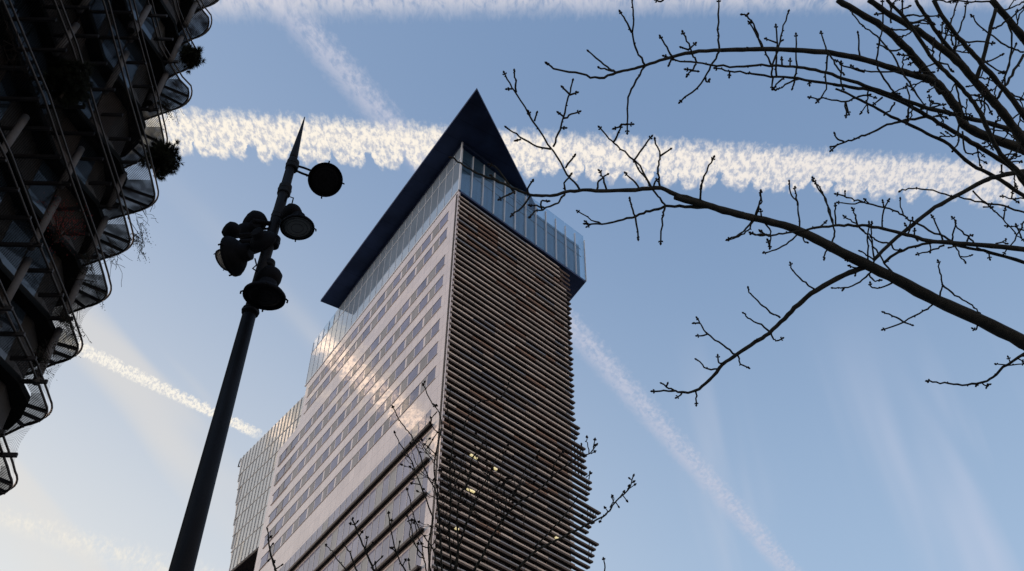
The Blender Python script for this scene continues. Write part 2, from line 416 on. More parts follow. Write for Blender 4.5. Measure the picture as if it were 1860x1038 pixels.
# body (cladding) : main block and the lower left wing
mb = MB()
Z0, ZG = 0.0, 89.0
mb.prism([rt(0.0,0.0), rt(0.0,0.22), rt(0.55,0.22), rt(0.55,16.6), rt(39.6,16.6), rt(39.6,0.0)], Z0, ZG)
mb.prism([rt(39.6,0.05), rt(39.6,16.6), rt(46.4,16.6), rt(46.4,0.05)], Z0, 82.4)
for k in range(3): mb.prism([rt(39.6,0.3), rt(39.6,6), rt(41.8-k*0.7,6), rt(41.8-k*0.7,0.3)], 82.4+k*0.45+(0.002), 82.4+(k+1)*0.45)
mb.build('wall', m_clad, tower)

# ---- hotel windows (z bottom, z top, end of the strip)
rows = [(86.0,87.4,38.6),(83.35,84.75,38.6),(79.2,80.6,45.2),(76.25,77.7,45.1),(73.3,74.7,44.9),(70.15,71.6,44.8),(67.15,68.65,44.6),(64.15,65.6,44.4)]
hot_w, hot_g = [], []
frame_mb = MB()
for ri, (zb, zt, send) in enumerate(rows):
    a = 2.1; k = ri*3 + (0 if ri % 2 else 1)
    while a < send-0.6:
        wb = 1.85 + 0.25*((k*7) % 3 - 1); wg = 1.25 + 0.2*((k*5) % 3 - 1)
        b1 = min(a+wb, send)
        hot_w.append((a, b1, zb, zt)); a = b1 + 0.16
        if a < send-0.5:
            b2 = min(a+wg, send); hot_g.append((a, b2, zb, zt)); a = b2 + 0.40
        k += 1
for (a0, a1, zb, zt) in hot_w[:]:
    pass
def split_parts(name, items, mats, maker, rest_name=None):
    """the 100 largest (nearest) as parts of their own, the rest as one part"""
    items = sorted(items, key=lambda q: q[0] - 0.15*(q[3]-60))
    for i, q in enumerate(items[:98]):
        m = MB(); maker(m, q); m.build(name, mats(q), tower)
    if items[98:]:
        m = MB()
        for q in items[98:]: maker(m, q)
        tag(m.build(rest_name or name, mats(items[-1]), tower), kind='stuff')
def mk_win(m, q):
    a0, a1, zb, zt = q[:4]
    LF.box(m, a0+0.03, a1-0.03, -0.10, 0.012, zb+0.03, zt-0.03)
split_parts('window', hot_w, lambda q: m_blue, mk_win)
split_parts('window_panel', hot_g, lambda q: m_grey, lambda m, q: LF.box(m, q[0], q[1], -0.1, 0.018, q[2]+0.02, q[3]-0.02))
# thin frames round the strips
for (zb, zt, send) in rows:
    LF.box(frame_mb, 2.02, send, -0.05, 0.05, zt, zt+0.05); LF.box(frame_mb, 2.02, send, -0.05, 0.06, zb-0.05, zb)
frame_mb.build('window_strip_frame', m_mull, tower)
# ---- office windows under the pale band, and the four dark ledges between them
ledges = [58.62, 54.92, 51.42, 47.98, 44.5]
offs = []
bounds = [(58.9, 60.75), (55.2, 58.1), (51.7, 54.4), (48.3, 50.9), (44.8, 47.45)]
for ri, (zb, zt) in enumerate(bounds):
    a = 2.3 if ri == 0 else 1.9; k = 0
    while a < 43.5:
        wdt = 1.39 if k else 1.0
        offs.append((a, a+wdt-0.11, zb, zt, (k*5+ri*3) % 7 in (3,) or (k*3+ri) % 11 == 5)); a += wdt; k += 1
split_parts('office_window', offs, lambda q: m_offg if q[4] else m_off, lambda m, q: LF.box(m, q[0], q[1], -0.1, 0.01, q[2], q[3]))
mm = MB()
for q in offs: LF.box(mm, q[1]+0.005, q[1]+0.095, -0.05, 0.035, q[2]-0.02, q[3]-0.02)
mm.build('mullions', m_mull, tower)
for zl in ledges:
    m = MB(); LF.box(m, 1.75, 44.0, 0.0, 0.42, zl-0.07, zl+0.08); LF.box(m, 1.75, 44.0, 0.0, 0.06, zl-0.30, zl-0.075)
    LF.box(m, 1.75, 44.0, 0.30, 0.40, zl-0.17, zl-0.072)
    m.build('ledge', m_ledge, tower)
# white edging along the corner and up the panels
# ---- glazed top storeys
ZT = 96.9
top_l, top_r = [], []
PW = 1.67
for k in range(24):
    a0 = 0.06 + k*PW; a1 = min(a0+PW-0.09, 40.2)
    m = MB(); LF.box(m, a0, a1, -0.12, 0.0, 89.15, 94.55); m.build('glass_panel', m_tglass, tower)
    m = MB(); LF.box(m, a0, a1, -0.10, -0.02, 94.66, ZT-0.05); m.build('upper_glass_panel', m_tglass if k < 20 else m_clear, tower)
m = MB()
for k in range(25):
    a = min(0.0 + k*PW, 40.25); LF.box(m, a-0.02, a+0.03, -0.1, 0.035, 89.0, ZT-0.4)
m.build('glazing_fins', m_fin, tower)
m = MB(); LF.box(m, -0.05, 40.3, -0.12, 0.05, 88.95, 89.14); LF.box(m, 0.0, 40.3, -0.1, 0.03, 94.555, 94.65); m.build('glazing_rails', m_fin, tower)
for k in range(12):
    b0 = 0.10 + k*PW; b1 = min(b0+PW-0.10, 20.05)
    if b1-b0 < 0.3: continue
    m = MB(); RF.box(m, b0, b1, -0.10, -0.02, 89.1, ZT-0.1); m.build('glass_panel', m_clear, tower)
m = MB()
for k in range(13):
    b = min(0.02 + k*PW, 20.1); RF.box(m, b-0.03, b+0.03, -0.04, 0.16, 88.95, ZT-0.9)
m.build('glazing_fins', m_fin, tower)
m = MB(); LF.box(m, -0.10, 0.06, -0.06, 0.10, 88.9, ZT+0.3); m.build('corner_post', m_fin, tower)
# solid storeys behind the right hand glass, with the underside of the jutting box
m = MB(); m.prism([rt(0.5,0.2), rt(0.5,19.6), rt(2.8,18.6), rt(5.0,16.4), rt(39.3,16.4), rt(39.3,0.25)], 89.0, 95.2)
m.prism([rt(0.45,0.25), rt(0.45,11.0), rt(12.0,11.0), rt(12.0,0.25)], 95.21, 96.94)
m.build('upper_storeys', m_tglass2, tower)
m = MB()
for z in (93.4, 94.7): RF.box(m, 0.6, 19.95, -0.49, -0.44, z, z+0.07)
m.build('storey_bands', m_ledge, tower)
U1, U2 = on_z(1064, 513, 88.72), on_z(1034, 549, 88.72)
U1 = Vector((U1.x, U1.y, 0)); U2 = Vector((U2.x, U2.y, 0))
m = MB(); m.prism([rt(-0.02,0.0), U1, U2, rt(8.0,16.0), rt(39.5,16.5), rt(39.5,0.0)], 88.72, 88.99)
m.build('box_underside', m_roof, tower)
# end pane of the box
m = MB(); zz_ = Vector((0,0,1)); ia, ib = U1.lerp(U2, 0.02), U1.lerp(U2, 0.98)
m.quad(ia+zz_*89.0, ib+zz_*89.0, ib+zz_*(ZT-0.1), ia+zz_*(ZT-0.1)); m.build('glass_panel', m_clear, tower)
# ---- the pointed roof sheet
m = MB()
tip = Vector((-4.21, 67.55, 0)); B = rt(0, 0)
e1 = Vector((-25.2, 101.6, 0)); e2 = Vector((-22.6, 103.0, 0))
rdir = (Vector((1.76, 82.12, 0)) - tip).normalized()
r_far = tip + rdir*36
m.prism([tip, tip+rdir*19, rt(16,10), rt(33,8), Vector((-23.0, 102.9, 0)), e1], 97.30, 97.62)
m.build('roof', m_roof, tower)
m = MB(); m.prism([rt(0.0,0.0), rt(0.0,6.0), rt(30.0,6.0), rt(30.0,0.0)], 96.95, 97.29); m.build('roof_edge_beam', m_roof, tower)
# ---- slatted flank
m_back = mat('flank_wall', (0.020, 0.018, 0.017), rough=0.5, var=0.5, scale=0.5, col2=(0.09, 0.07, 0.055))
m_bglass = mat('flank_glass', (0.03, 0.038, 0.04), rough=0.12, var=0.4, scale=0.4, coat=0.6)
m_slat = mat('timber_slat', (0.085, 0.068, 0.056), rough=0.7, scale=0.25, stretch=(1,1,2.0), col2=(0.20, 0.172, 0.150), detail=3)
m_slat2 = mat('rusty_slat', (0.075, 0.045, 0.032), rough=0.7, scale=0.3, col2=(0.13, 0.085, 0.062), detail=3)
m_pale = mat('pale_strip', (0.50, 0.42, 0.34), rough=0.6, scale=0.22, col2=(0.88, 0.74, 0.60), stretch=(1,1,3.5), detail=3)
m_pblue = mat('blue_strip', (0.30, 0.30, 0.30), rough=0.4, var=0.2, scale=0.4, coat=0.4)
m_prust = mat('rusty_strip', (0.42, 0.27, 0.18), rough=0.7, var=0.2, scale=0.4)
m_board = mat('dark_board', (0.065, 0.047, 0.036), rough=0.6, var=0.3, scale=0.4)
m_rust = mat('rusty_board', (0.085, 0.050, 0.035), rough=0.7, var=0.3, scale=0.4)
m = MB(); RF.box(m, 0.25, 16.62, -0.54, -0.46, 40, 88.7)
rb = random.Random(5); z = 41.5
m.use(1)
while z < 88:
    b = 0.6 + rb.random()*2
    while b < 16:
        l = rb.uniform(1.5, 5.5)
        if rb.random() < 0.62: RF.box(m, b, min(b+l, 16.4), -0.5, -0.43, z, z+1.5)
        b += l + rb.uniform(0.3, 1.5)
    z += 3.0
m.build('flank_wall', [m_back, m_bglass], tower)
PITCH = 0.735
GROUPS = ((66.5, 0.8, 3), (60.9, 0.9, 4), (57.9, 1.9, 4), (54.0, 1.2, 4), (50.8, 0.9, 4), (47.0, 0.9, 5))
def end_at(z):       # how far each slat runs past the right hand edge
    e = 15.55 if z > 85.3 else 17.3 if z > 64.7 else 18.75 if z > 61.2 else 18.7
    for (zt, ex, n) in GROUPS:
        j = (zt - z)/PITCH
        if 0 <= j < n: e += ex*(1-j/n)
    return e
sl, bk = MB(), MB()
def slat(b0, b1, z, o0, o1, h, bev=0.03):
    P = RF.p
    sl.hexa([P(b0,o1-bev,z),P(b1,o1-bev,z),P(b1,o0,z+0.02),P(b0,o0,z+0.02),P(b0,o1,z+h),P(b1,o1,z+h),P(b1,o0,z+h),P(b0,o0,z+h)])
z = 40.0; i = 0
while z < 88.4:
    e = end_at(z) + 0.10*math.sin(i*2.4); r = random.Random(i*17+3)
    b = 0.03; l = r.choice((1.45, 2.9))
    while b < e - 0.1:
        b1 = min(b+l-0.035, e); mid = (b+b1)/2; q = r.random()
        warm_patch = 76 < z < 86.5 and 1.5 < mid < 12 and abs((86.0-z)*1.3 - mid) < 4.0
        rust = q < (0.7 if warm_patch else 0.10)
        jz = r.uniform(-0.012, 0.012)
        sl.use(1 if rust else 0); slat(b, b1, z+jz, -0.34, 0.10, 0.17)
        if b < 16.5:                     # the paler strip set back over each board, seen in the gaps
            q2 = r.random(); sl.use(4 if rust and q2 < 0.6 else 3 if q2 < (0.16 if z > 62 else 0.38) else 2)
            slat(b, min(b1, 16.55), z+0.172+jz, -0.05, 0.095, 0.12 + (0.03 if q2 > 0.6 else 0), 0.0)
        b += l; l = r.choice((1.45, 2.9, 2.9, 4.35))
    if z > 85.3: sl.use(1); slat(15.6, 17.3, z, -0.16, 0.03, 0.24)
    z += PITCH; i += 1
for b in [0.06 + k*1.45 for k in range(12)]:        # uprights that carry the slats
    sl.use(0); RF.box(sl, b-0.035, b+0.035, -0.46, -0.205, 40, 88.5)
for (zt, ex, n) in GROUPS:                          # open struts at the ragged right hand edge
    for k in range(1, int(ex/0.42)+1):
        bb = (18.7 if zt < 61 else 17.3) + 0.42*k - 0.15
        P = RF.p; lo = zt - PITCH*n*(1-(bb-18.6)/(ex+0.2)) if ex else zt
        sl.tube([P(bb-0.25, -0.22, max(lo, zt-PITCH*n)), P(bb, -0.22, zt+0.1)], 0.05, 4)
for k in range(4): RF.box(sl, 16.9+0.45*k, 16.98+0.45*k, -0.3, -0.22, 60.8, 64.6-0.3*(k>2))
sl.build('slats', [m_board, m_rust, m_pale, m_pblue, m_prust], tower)
# ceiling lights seen lit between the slats
m_lit = bpy.data.materials.new('lit_lamp'); m_lit.use_nodes = True
nt_, b_ = M_(m_lit); b_.inputs['Base Color'].default_value = (1,0.9,0.6,1); b_.inputs['Emission Color'].default_value = (1.0,0.85,0.42,1); b_.inputs['Emission Strength'].default_value = 0.6
nzl = nt_.nodes.new('ShaderNodeTexNoise'); nt_.links.new(nzl.outputs['Fac'], b_.inputs['Roughness'])
def hitR(x, y, o):
    r = ray(x, y); P0 = RF.p(0, o, 0); t = RF.n.dot(P0-CAM)/RF.n.dot(r); q = CAM + r*t
    return (q-P0).dot(RF.d), q.z
for (x, y) in ((857,829),(863,833),(899,853),(851,891),(858,894),(1011,979),(829,962)):
    b, z = hitR(x, y, 0.0)
    m = MB(); RF.box(m, b-0.19, b+0.19, -0.06, 0.125, z-0.02, z+0.12); m.build('ceiling_light', m_lit, tower)

# ------------------------------------------------------------------ glass office block behind the tower
D3 = (-0.59795, 0.80153); N3 = (-0.80153, -0.59795)
OC = (-28.245, 115.038)
OF = Face(OC, D3, N3)
office = thing('office_block', (OC[0], OC[1], 0), 'grey glass office block with a gridded front, behind the left end of the pale tower', 'office block')
m_ow = mat('grey_curtain_glass', (0.48, 0.49, 0.47), rough=0.12, var=0.18, scale=0.5, coat=0.7, spec=0.6); wavy(m_ow, 0.05, 0.5)
m_ow2 = mat('tan_reflection_glass', (0.54, 0.49, 0.40), rough=0.15, var=0.3, scale=0.5, coat=0.7, spec=0.6)  # brown-cream reflections, mostly in the top row, put into the pane colour
m_of = mat('curtain_frame', (0.66, 0.65, 0.62), rough=0.5, var=0.08)
m_dk = mat('dark_recess', (0.012, 0.011, 0.012), rough=0.8, var=0.3)
def OP(a, o, z): return OF.p(a, o, z)
A_END_T, A_END_B = 19.3, 13.75          # the left edge leans outward as it rises
ZB, ZTP = 71.2, 92.3
def aend(z): return A_END_B + (A_END_T-A_END_B)*(z-ZB)/(ZTP-ZB)
m = MB()
q = [OP(-12,-0.12,ZB),OP(aend(ZB),-0.12,ZB),OP(aend(ZB),-14,ZB),OP(-12,-14,ZB),OP(-12,-0.12,ZTP),OP(aend(ZTP),-0.12,ZTP),OP(aend(ZTP),-14,ZTP),OP(-12,-14,ZTP)]
m.hexa([q[3],q[2],q[1],q[0],q[7],q[6],q[5],q[4]]); m.build('wall', m_of, office)
m = MB(); q = [OP(-12,-6,0),OP(9,-6,0),OP(9,-14,0),OP(-12,-14,0),OP(-12,-6,ZB-0.01),OP(9,-6,ZB-0.01),OP(9,-14,ZB-0.01),OP(-12,-14,ZB-0.01)]
m.hexa([q[3],q[2],q[1],q[0],q[7],q[6],q[5],q[4]]); m.build('lower_storeys', m_dk, office)
m = MB(); q = [OP(-12,-0.05,ZB-0.28),OP(aend(ZB),-0.05,ZB-0.28),OP(aend(ZB),-13.9,ZB-0.28),OP(-12,-13.9,ZB-0.28)]
q2 = [p+Vector((0,0,0.26)) for p in q]; m.hexa(q[::-1]+q2[::-1]); m.build('underside', m_dk, office)
zz = [ZB, 74.6, 77.4, 80.3, 83.1, 86.0, 88.8, ZTP]
panes = []
for k in range(7):
    lo, hi = zz[k]+0.12, zz[k+1]-0.06
    a = -3.5; i = 0
    while True:
        w_ = 0.98; a1 = a + w_
        if a1 > aend(lo)-0.05: break
        panes.append((a, a1, lo, hi, k, i)); a = a1 + 0.10; i += 1
panes.sort(key=lambda p: -p[0])
def mkp(m, p):
    P = OP; sh0 = 0; 
    q = [P(p[0],-0.10,p[2]),P(p[1],-0.10,p[2]),P(p[1],-0.04,p[2]),P(p[0],-0.04,p[2]),P(p[0],-0.10,p[3]),P(p[1],-0.10,p[3]),P(p[1],-0.04,p[3]),P(p[0],-0.04,p[3])]
    m.hexa([q[3],q[2],q[1],q[0],q[7],q[6],q[5],q[4]])
for p in panes[:98]:
    m = MB(); mkp(m, p); m.build('pane', m_ow2 if (p[4] == 6 and p[0] < 6) or (p[4]*7+p[5]*3) % 13 == 0 else m_ow, office)
m = MB()
for p in panes[98:]: mkp(m, p)
tag(m.build('pane', m_ow, office), kind='stuff')
m = MB()
for z in zz[1:-1]:
    q = [OP(-4,-0.1,z-0.05),OP(aend(z)-0.02,-0.1,z-0.05),OP(aend(z)-0.02,0.02,z-0.05),OP(-4,0.02,z-0.05)]
    q2 = [p+Vector((0,0,0.10)) for p in q]; m.hexa(q[::-1]+q2[::-1])
a = -3.55
while a < A_END_T:
    zl = ZB if a < A_END_B else ZB + (a-A_END_B)/(A_END_T-A_END_B)*(ZTP-ZB)
    q = [OP(a-0.035,-0.1,zl),OP(a+0.035,-0.1,zl),OP(a+0.035,0.04,zl),OP(a-0.035,0.04,zl)]
    q2 = [Vector((p.x,p.y,ZTP-0.05)) for p in q]; m.hexa(q[::-1]+q2[::-1]); a += 1.08
m.build('glazing_grid', m_of, office)
# small window-cleaning bracket at the roof corner
m = MB(); p0 = OP(19.3, -0.6, 92.3)
m.tube([p0, OP(20.0,-0.3,92.4), OP(20.1,-0.3,91.4), OP(19.6,-0.3,91.2)], 0.09, 5); m.build('roof_bracket', m_dk, office)

# ------------------------------------------------------------------ ground
m_asph = mat('asphalt', (0.045, 0.045, 0.047), rough=0.9, var=0.3, scale=40, bump=0.3)
m_pave = mat('paving', (0.22, 0.21, 0.20), rough=0.85, var=0.15, scale=12, bump=0.2)
m_kerb = mat('kerb_stone', (0.28, 0.27, 0.26), rough=0.8, var=0.15, scale=10)
m = MB(); m.quad((-3000,-3000,0),(3000,-3000,0),(3000,3000,0),(-3000,3000,0)); tag(m.build('ground', m_asph), kind='structure')
m = MB(); m.box(-17, 16, -20, 30, 0.004, 0.12); tag(m.build('pavement', m_pave), kind='structure')
m = MB(); m.box(-17, 16, 30.0, 30.3, 0.004, 0.135); tag(m.build('kerb', m_kerb), kind='structure')
# ------------------------------------------------------------------ dark balcony building on the left
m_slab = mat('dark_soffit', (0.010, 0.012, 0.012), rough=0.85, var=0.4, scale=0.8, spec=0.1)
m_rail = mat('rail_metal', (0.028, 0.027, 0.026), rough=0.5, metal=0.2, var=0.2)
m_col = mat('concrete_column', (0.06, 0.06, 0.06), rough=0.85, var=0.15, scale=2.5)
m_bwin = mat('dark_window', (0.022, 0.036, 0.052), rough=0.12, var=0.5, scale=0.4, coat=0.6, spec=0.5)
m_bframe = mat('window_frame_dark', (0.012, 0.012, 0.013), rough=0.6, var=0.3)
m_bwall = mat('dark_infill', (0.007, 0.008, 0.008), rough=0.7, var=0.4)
m_timber = mat('dark_timber_infill', (0.02, 0.016, 0.014), rough=0.8, var=0.4, stretch=(1,1,6))
def mesh_mat(name, col, period, width, veil):
    """woven wire: thin crossing wires with open gaps, in the object's own metres"""
    m = bpy.data.materials.new(name); m.use_nodes = True; n_ = m.node_tree; N_ = n_.nodes; L_ = n_.links
    b_ = N_['Principled BSDF']; b_.inputs['Base Color'].default_value = (*col, 1); b_.inputs['Roughness'].default_value = 0.6
    tcx = N_.new('ShaderNodeTexCoord'); 
    w1 = N_.new('ShaderNodeTexWave'); w1.bands_direction = 'DIAGONAL'; w1.inputs['Scale'].default_value = period
    w1.inputs['Distortion'].default_value = 0.6; w1.inputs['Detail'].default_value = 1
    L_.new(tcx.outputs['Object'], w1.inputs['Vector'])
    nz = N_.new('ShaderNodeTexNoise'); nz.inputs['Scale'].default_value = 1.6; nz.inputs['Detail'].default_value = 4
    L_.new(tcx.outputs['Object'], nz.inputs['Vector'])
    r1 = N_.new('ShaderNodeMapRange'); r1.inputs[1].default_value = 1-width; r1.inputs[2].default_value = 1.0; r1.inputs[3].default_value = veil; r1.inputs[4].default_value = min(1, veil+0.45)
    L_.new(w1.outputs['Fac'], r1.inputs[0])
    ad = N_.new('ShaderNodeMath'); ad.operation = 'MULTIPLY_ADD'; ad.inputs[1].default_value = 0.5; ad.use_clamp = True
    sb = N_.new('ShaderNodeMath'); sb.operation = 'SUBTRACT'; sb.inputs[1].default_value = 0.5
    L_.new(nz.outputs['Fac'], sb.inputs[0]); L_.new(sb.outputs[0], ad.inputs[0]); L_.new(r1.outputs[0], ad.inputs[2])
    L_.new(ad.outputs[0], b_.inputs['Alpha'])
    return m
m_deck = mesh_mat('deck_grating', (0.006, 0.006, 0.006), 5.0, 0.5, 0.46)
m_deck3 = mesh_mat('corner_deck_grating', (0.006, 0.006, 0.006), 5.0, 0.5, 0.74)
m_deck2 = mesh_mat('close_deck_grating', (0.006, 0.006, 0.006), 5.0, 0.5, 0.88)
m_net = mesh_mat('wire_net', (0.03, 0.03, 0.03), 3.5, 0.35, 0.10)

BX, YS, YE = -19.0, 12.0, 36.25
balc = thing('balcony_building', (BX, YE, 0), 'dark building with curved wire balconies stacked along the left edge', 'building')
FLOORS = [25.45, 29.1, 32.62, 36.45, 39.95, 43.35, 47.8, 52.3, 56.1, 59.9, 63.7]
CORNER = [-0.75, -0.50, -0.25, -0.1, 0.05, 0.45, -0.15, 0.2, -0.35, -0.25, -0.3]
def edge_path(k):
    """plan of a balcony edge: along the front, round the corner, back along the end"""
    dx = [-0.50, -0.40, -0.20, 0.0, 0.1, 0.5, -0.1, -0.9, -0.9, -1.2, -1.2][k]        # front line
    da = CORNER[k]     # rounded corner
    e = YE + (0.05 if k < 3 else 0.38)
    pts = [Vector((BX-0.25+dx, YS, 0)), Vector((BX-0.1+dx, 20.8, 0)), Vector((BX+0.12+dx, 25.3, 0)), Vector((BX+dx, 29.7, 0)), Vector((BX-0.02+dx, 33.2, 0)), Vector((BX-0.08+dx*0.35+da*0.65, e-1.2, 0))]
    c0, c1, c2 = Vector((BX-0.1+da, e-0.6, 0)), Vector((BX-0.1+da, e+0.55, 0)), Vector((BX-1.5+da, e+1.0, 0))
    for i in range(9):
        t = i/8; pts.append(c0*(1-t)**2 + c1*2*t*(1-t) + c2*t*t)
    pts += [Vector((BX-3.2, e+1.8, 0)), Vector((BX-7.5, e+3.4, 0))]
    return pts
WX = BX - 2.6          # the glazed wall, set back behind the balconies
# core slabs, walls
m = MB()
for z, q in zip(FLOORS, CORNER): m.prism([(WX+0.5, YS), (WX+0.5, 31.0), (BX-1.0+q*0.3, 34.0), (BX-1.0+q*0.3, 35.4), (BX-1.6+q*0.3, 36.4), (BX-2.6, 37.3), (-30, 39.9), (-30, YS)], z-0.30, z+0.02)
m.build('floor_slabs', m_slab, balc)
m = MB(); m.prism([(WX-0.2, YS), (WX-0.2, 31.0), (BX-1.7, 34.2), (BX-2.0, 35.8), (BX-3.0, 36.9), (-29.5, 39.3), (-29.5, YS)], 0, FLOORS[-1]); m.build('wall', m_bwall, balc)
rb = random.Random(11)
for k in range(10):
    z0 = FLOORS[k]+0.03; z1 = FLOORS[k+1]-0.31
    y = 14.0 + rb.random()
    while y < 31.0:
        wl = rb.uniform(1.15, 1.5); q = rb.random()
        if y+wl > 31.2: break
        if q < 0.68:
            m = MB(); m.box(WX-0.18, WX-0.08, y+0.05, y+wl-0.05, z0+0.15, z1-0.05); m.build('window', m_bwin, balc)
        elif q < 0.85:
            m = MB(); m.box(WX-0.18, WX-0.05, y+0.02, y+wl-0.02, z0+0.02, z1); m.build('infill_panel', m_timber, balc)
        y += wl
    for (q0, q1) in (((WX-0.2, 31.1), (BX-1.7, 34.1)),):
        v = Vector((q1[0]-q0[0], q1[1]-q0[1], 0)); L_ = v.length; v.normalize(); F_ = Face(q0, v, (v.y, -v.x)); a = 0.1
        while a < L_-0.6:
            m = MB(); F_.box(m, a, min(a+1.25, L_), -0.05, 0.05, z0+0.15, z1-0.05); m.build('window' if rb.random() < 0.6 else 'infill_panel', m_bwin if rb.random() < 0.6 else m_timber, balc); a += 1.35
# balconies: grating, brackets, doubled edge tube, guard net
for k, z in enumerate(FLOORS[:11]):
    e = edge_path(k)
    inner = [Vector((WX+0.45, p.y if p.y < 35 else 35.0, 0)) if i < 6 else Vector((WX+0.45-0.13*(i-5), 35.2+0.16*(i-5), 0)) for i, p in enumerate(e)]
    inner = [q if i < 4 else Vector((BX-1.05, p.y, 0)) if i < 6 else Vector((BX-1.05-0.13*(i-5), 35.3+0.16*(i-5), 0)) for i, (p, q) in enumerate(zip(e, inner))]
    m = MB()
    for i in range(len(e)-1):
        if i == 5: m.use(1)
        a, b, c, d = inner[i], inner[i+1], e[i+1], e[i]
        m.quad((a.x,a.y,z), (d.x,d.y,z), (c.x,c.y,z), (b.x,b.y,z))
    m.build('balcony_deck', [m_deck, m_deck3 if k < 3 else m_deck2], balc)
    if k < 8:
        y = 23.9
        while y < 35.4:
            m = MB(); m.box(WX+0.45 if y < 31 else BX-1.1, BX-0.05, y-0.05, y+0.05, z-0.20, z-0.02); m.build('bracket', m_bframe, balc); y += 1.47
        for i in (8, 11, 14):
            a, d = inner[i], e[i]; t = (d-a).normalized(); nn = Vector((-t.y, t.x, 0))*0.04
            m = MB(); q = [a-nn, d-nn, d+nn, a+nn]; m.hexa([(p.x,p.y,z-0.18) for p in q] + [(p.x,p.y,z-0.02) for p in q]); m.build('bracket', m_bframe, balc)
    for (dz, dr, out) in ((-0.06, 0.055, 0.0), (0.16, 0.05, 0.13)):
        m = MB(); pts = []
        for i, p in enumerate(e):
            t = (e[min(i+1, len(e)-1)]-e[max(i-1, 0)]).normalized(); o = Vector((t.y, -t.x, 0))*out
            pts.append(p+o+Vector((0,0,z+dz)))
        m.tube(pts, dr, 6); m.build('edge_rail', m_rail, balc, smooth=True)
# concrete columns, leaning in a little between the floors
for k in range(10):
    for j, y in enumerate((16.6, 21.0, 25.4, 29.8, 34.1)):
        if (k*3+j*2) % 5 == 3 or (k == 8 and j == 3): continue
        z = FLOORS[k]; m = MB()
        m.tube([(BX-0.50, y+0.05, z-0.2), (BX-0.95, y+0.95, FLOORS[k+1])], 0.16, 14); m.build('column', m_col, balc, smooth=True)
# guard nets stretched between one balcony end and the next
for k in (0, 1, 2):
    a = edge_path(k); b = edge_path(k+1); m = MB()
    lo = [a[i] + Vector((0, 0, FLOORS[k]+0.16)) for i in (4, 5, 5, 6, 7, 8, 9)]
    lo[2] = lo[1].lerp(lo[3], 0.5)
    hi = [b[i] + Vector((0, 0, FLOORS[k+1]-0.06)) for i in (16, 15, 15, 14, 14, 13, 12)]
    hi[2] = hi[1].lerp(hi[3], 0.5); hi[4] = hi[3].lerp(hi[5], 0.5)
    n = 7
    for i in range(6):
        for j in range(n):
            def P(ii, t):
                p = lo[ii].lerp(hi[ii], t); s = math.sin(t*math.pi)*0.38
                return p + Vector((-0.5*s, -0.7*s, 0))
            m.quad(P(i, j/n), P(i+1, j/n), P(i+1, (j+1)/n), P(i, (j+1)/n))
    m.build('guard_net', m_net, balc)
# ------------------------------------------------------------------ plants on the balconies
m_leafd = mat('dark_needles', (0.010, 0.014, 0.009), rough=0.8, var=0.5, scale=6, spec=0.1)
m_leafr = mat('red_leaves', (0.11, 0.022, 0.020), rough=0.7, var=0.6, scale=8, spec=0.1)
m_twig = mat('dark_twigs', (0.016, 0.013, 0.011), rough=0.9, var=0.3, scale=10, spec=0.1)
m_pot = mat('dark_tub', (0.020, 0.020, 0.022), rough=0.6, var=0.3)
def on_front(x, y, off=0.0):           # where a line of sight meets the balcony front
    r = ray(x, y); t = (BX+off-CAM.x)/r.x; return CAM + r*t
def needle_bush(px, py, rad, label, off, n, seed, squash=1.0, group=None):
    c = on_front(px, py, off); rr = random.Random(seed)
    t = thing('pine_shrub', c - Vector((0,0,rad)), label, 'shrub', group)
    m = MB(); mt_ = MB()
    mt_.tube([c-Vector((0.1,0,rad)), c-Vector((0,0,rad*0.3)), c+Vector((0,0.05,rad*0.4))], [0.06,0.05,0.02], 6)
    for i in range(n):
        d = Vector((rr.gauss(0,1), rr.gauss(0,1), rr.gauss(0,1)*squash)).normalized()
        lump = 0.72 + 0.28*math.sin(5*d.x+seed)*math.cos(4*d.y-seed)+0.16*math.sin(9*d.z)
        r0 = rad*lump*rr.uniform(0.45, 1.0); p = c + d*r0
        if i % 9 == 0: mt_.tube([c-Vector((0,0,rad*0.2)), c+d*r0*0.5+Vector((0,0,0.05)), p], [0.03,0.02,0.008], 4)
        for j in range(24):
            q = (d + Vector((rr.gauss(0,1), rr.gauss(0,1), rr.gauss(0,1)))*0.55).normalized()
            s = q.orthogonal().normalized(); L = rr.uniform(0.16, 0.34); w_ = 0.020
            m.poly([p - s*w_, p + s*w_, p + q*L])
    for k in range(26):      # dense heart
        d = Vector((rr.gauss(0,1), rr.gauss(0,1), rr.gauss(0,1)*squash)).normalized(); o = c + d*rad*0.38
        m.lathe(o-d*rad*0.25, d, [(0, rad*0.05), (rad*0.12, rad*0.24), (rad*0.3, rad*0.26), (rad*0.45, rad*0.12), (rad*0.5, 0.01)], 7)
    m.build('foliage', m_leafd, t); mt_.build('stem', m_twig, t)
    return t
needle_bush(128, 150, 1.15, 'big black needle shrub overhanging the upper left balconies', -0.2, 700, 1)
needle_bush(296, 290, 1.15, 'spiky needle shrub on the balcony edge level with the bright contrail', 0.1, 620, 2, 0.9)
needle_bush(348, 104, 0.74, 'small round shrub at the balcony corner near the top edge', 0.1, 300, 3)
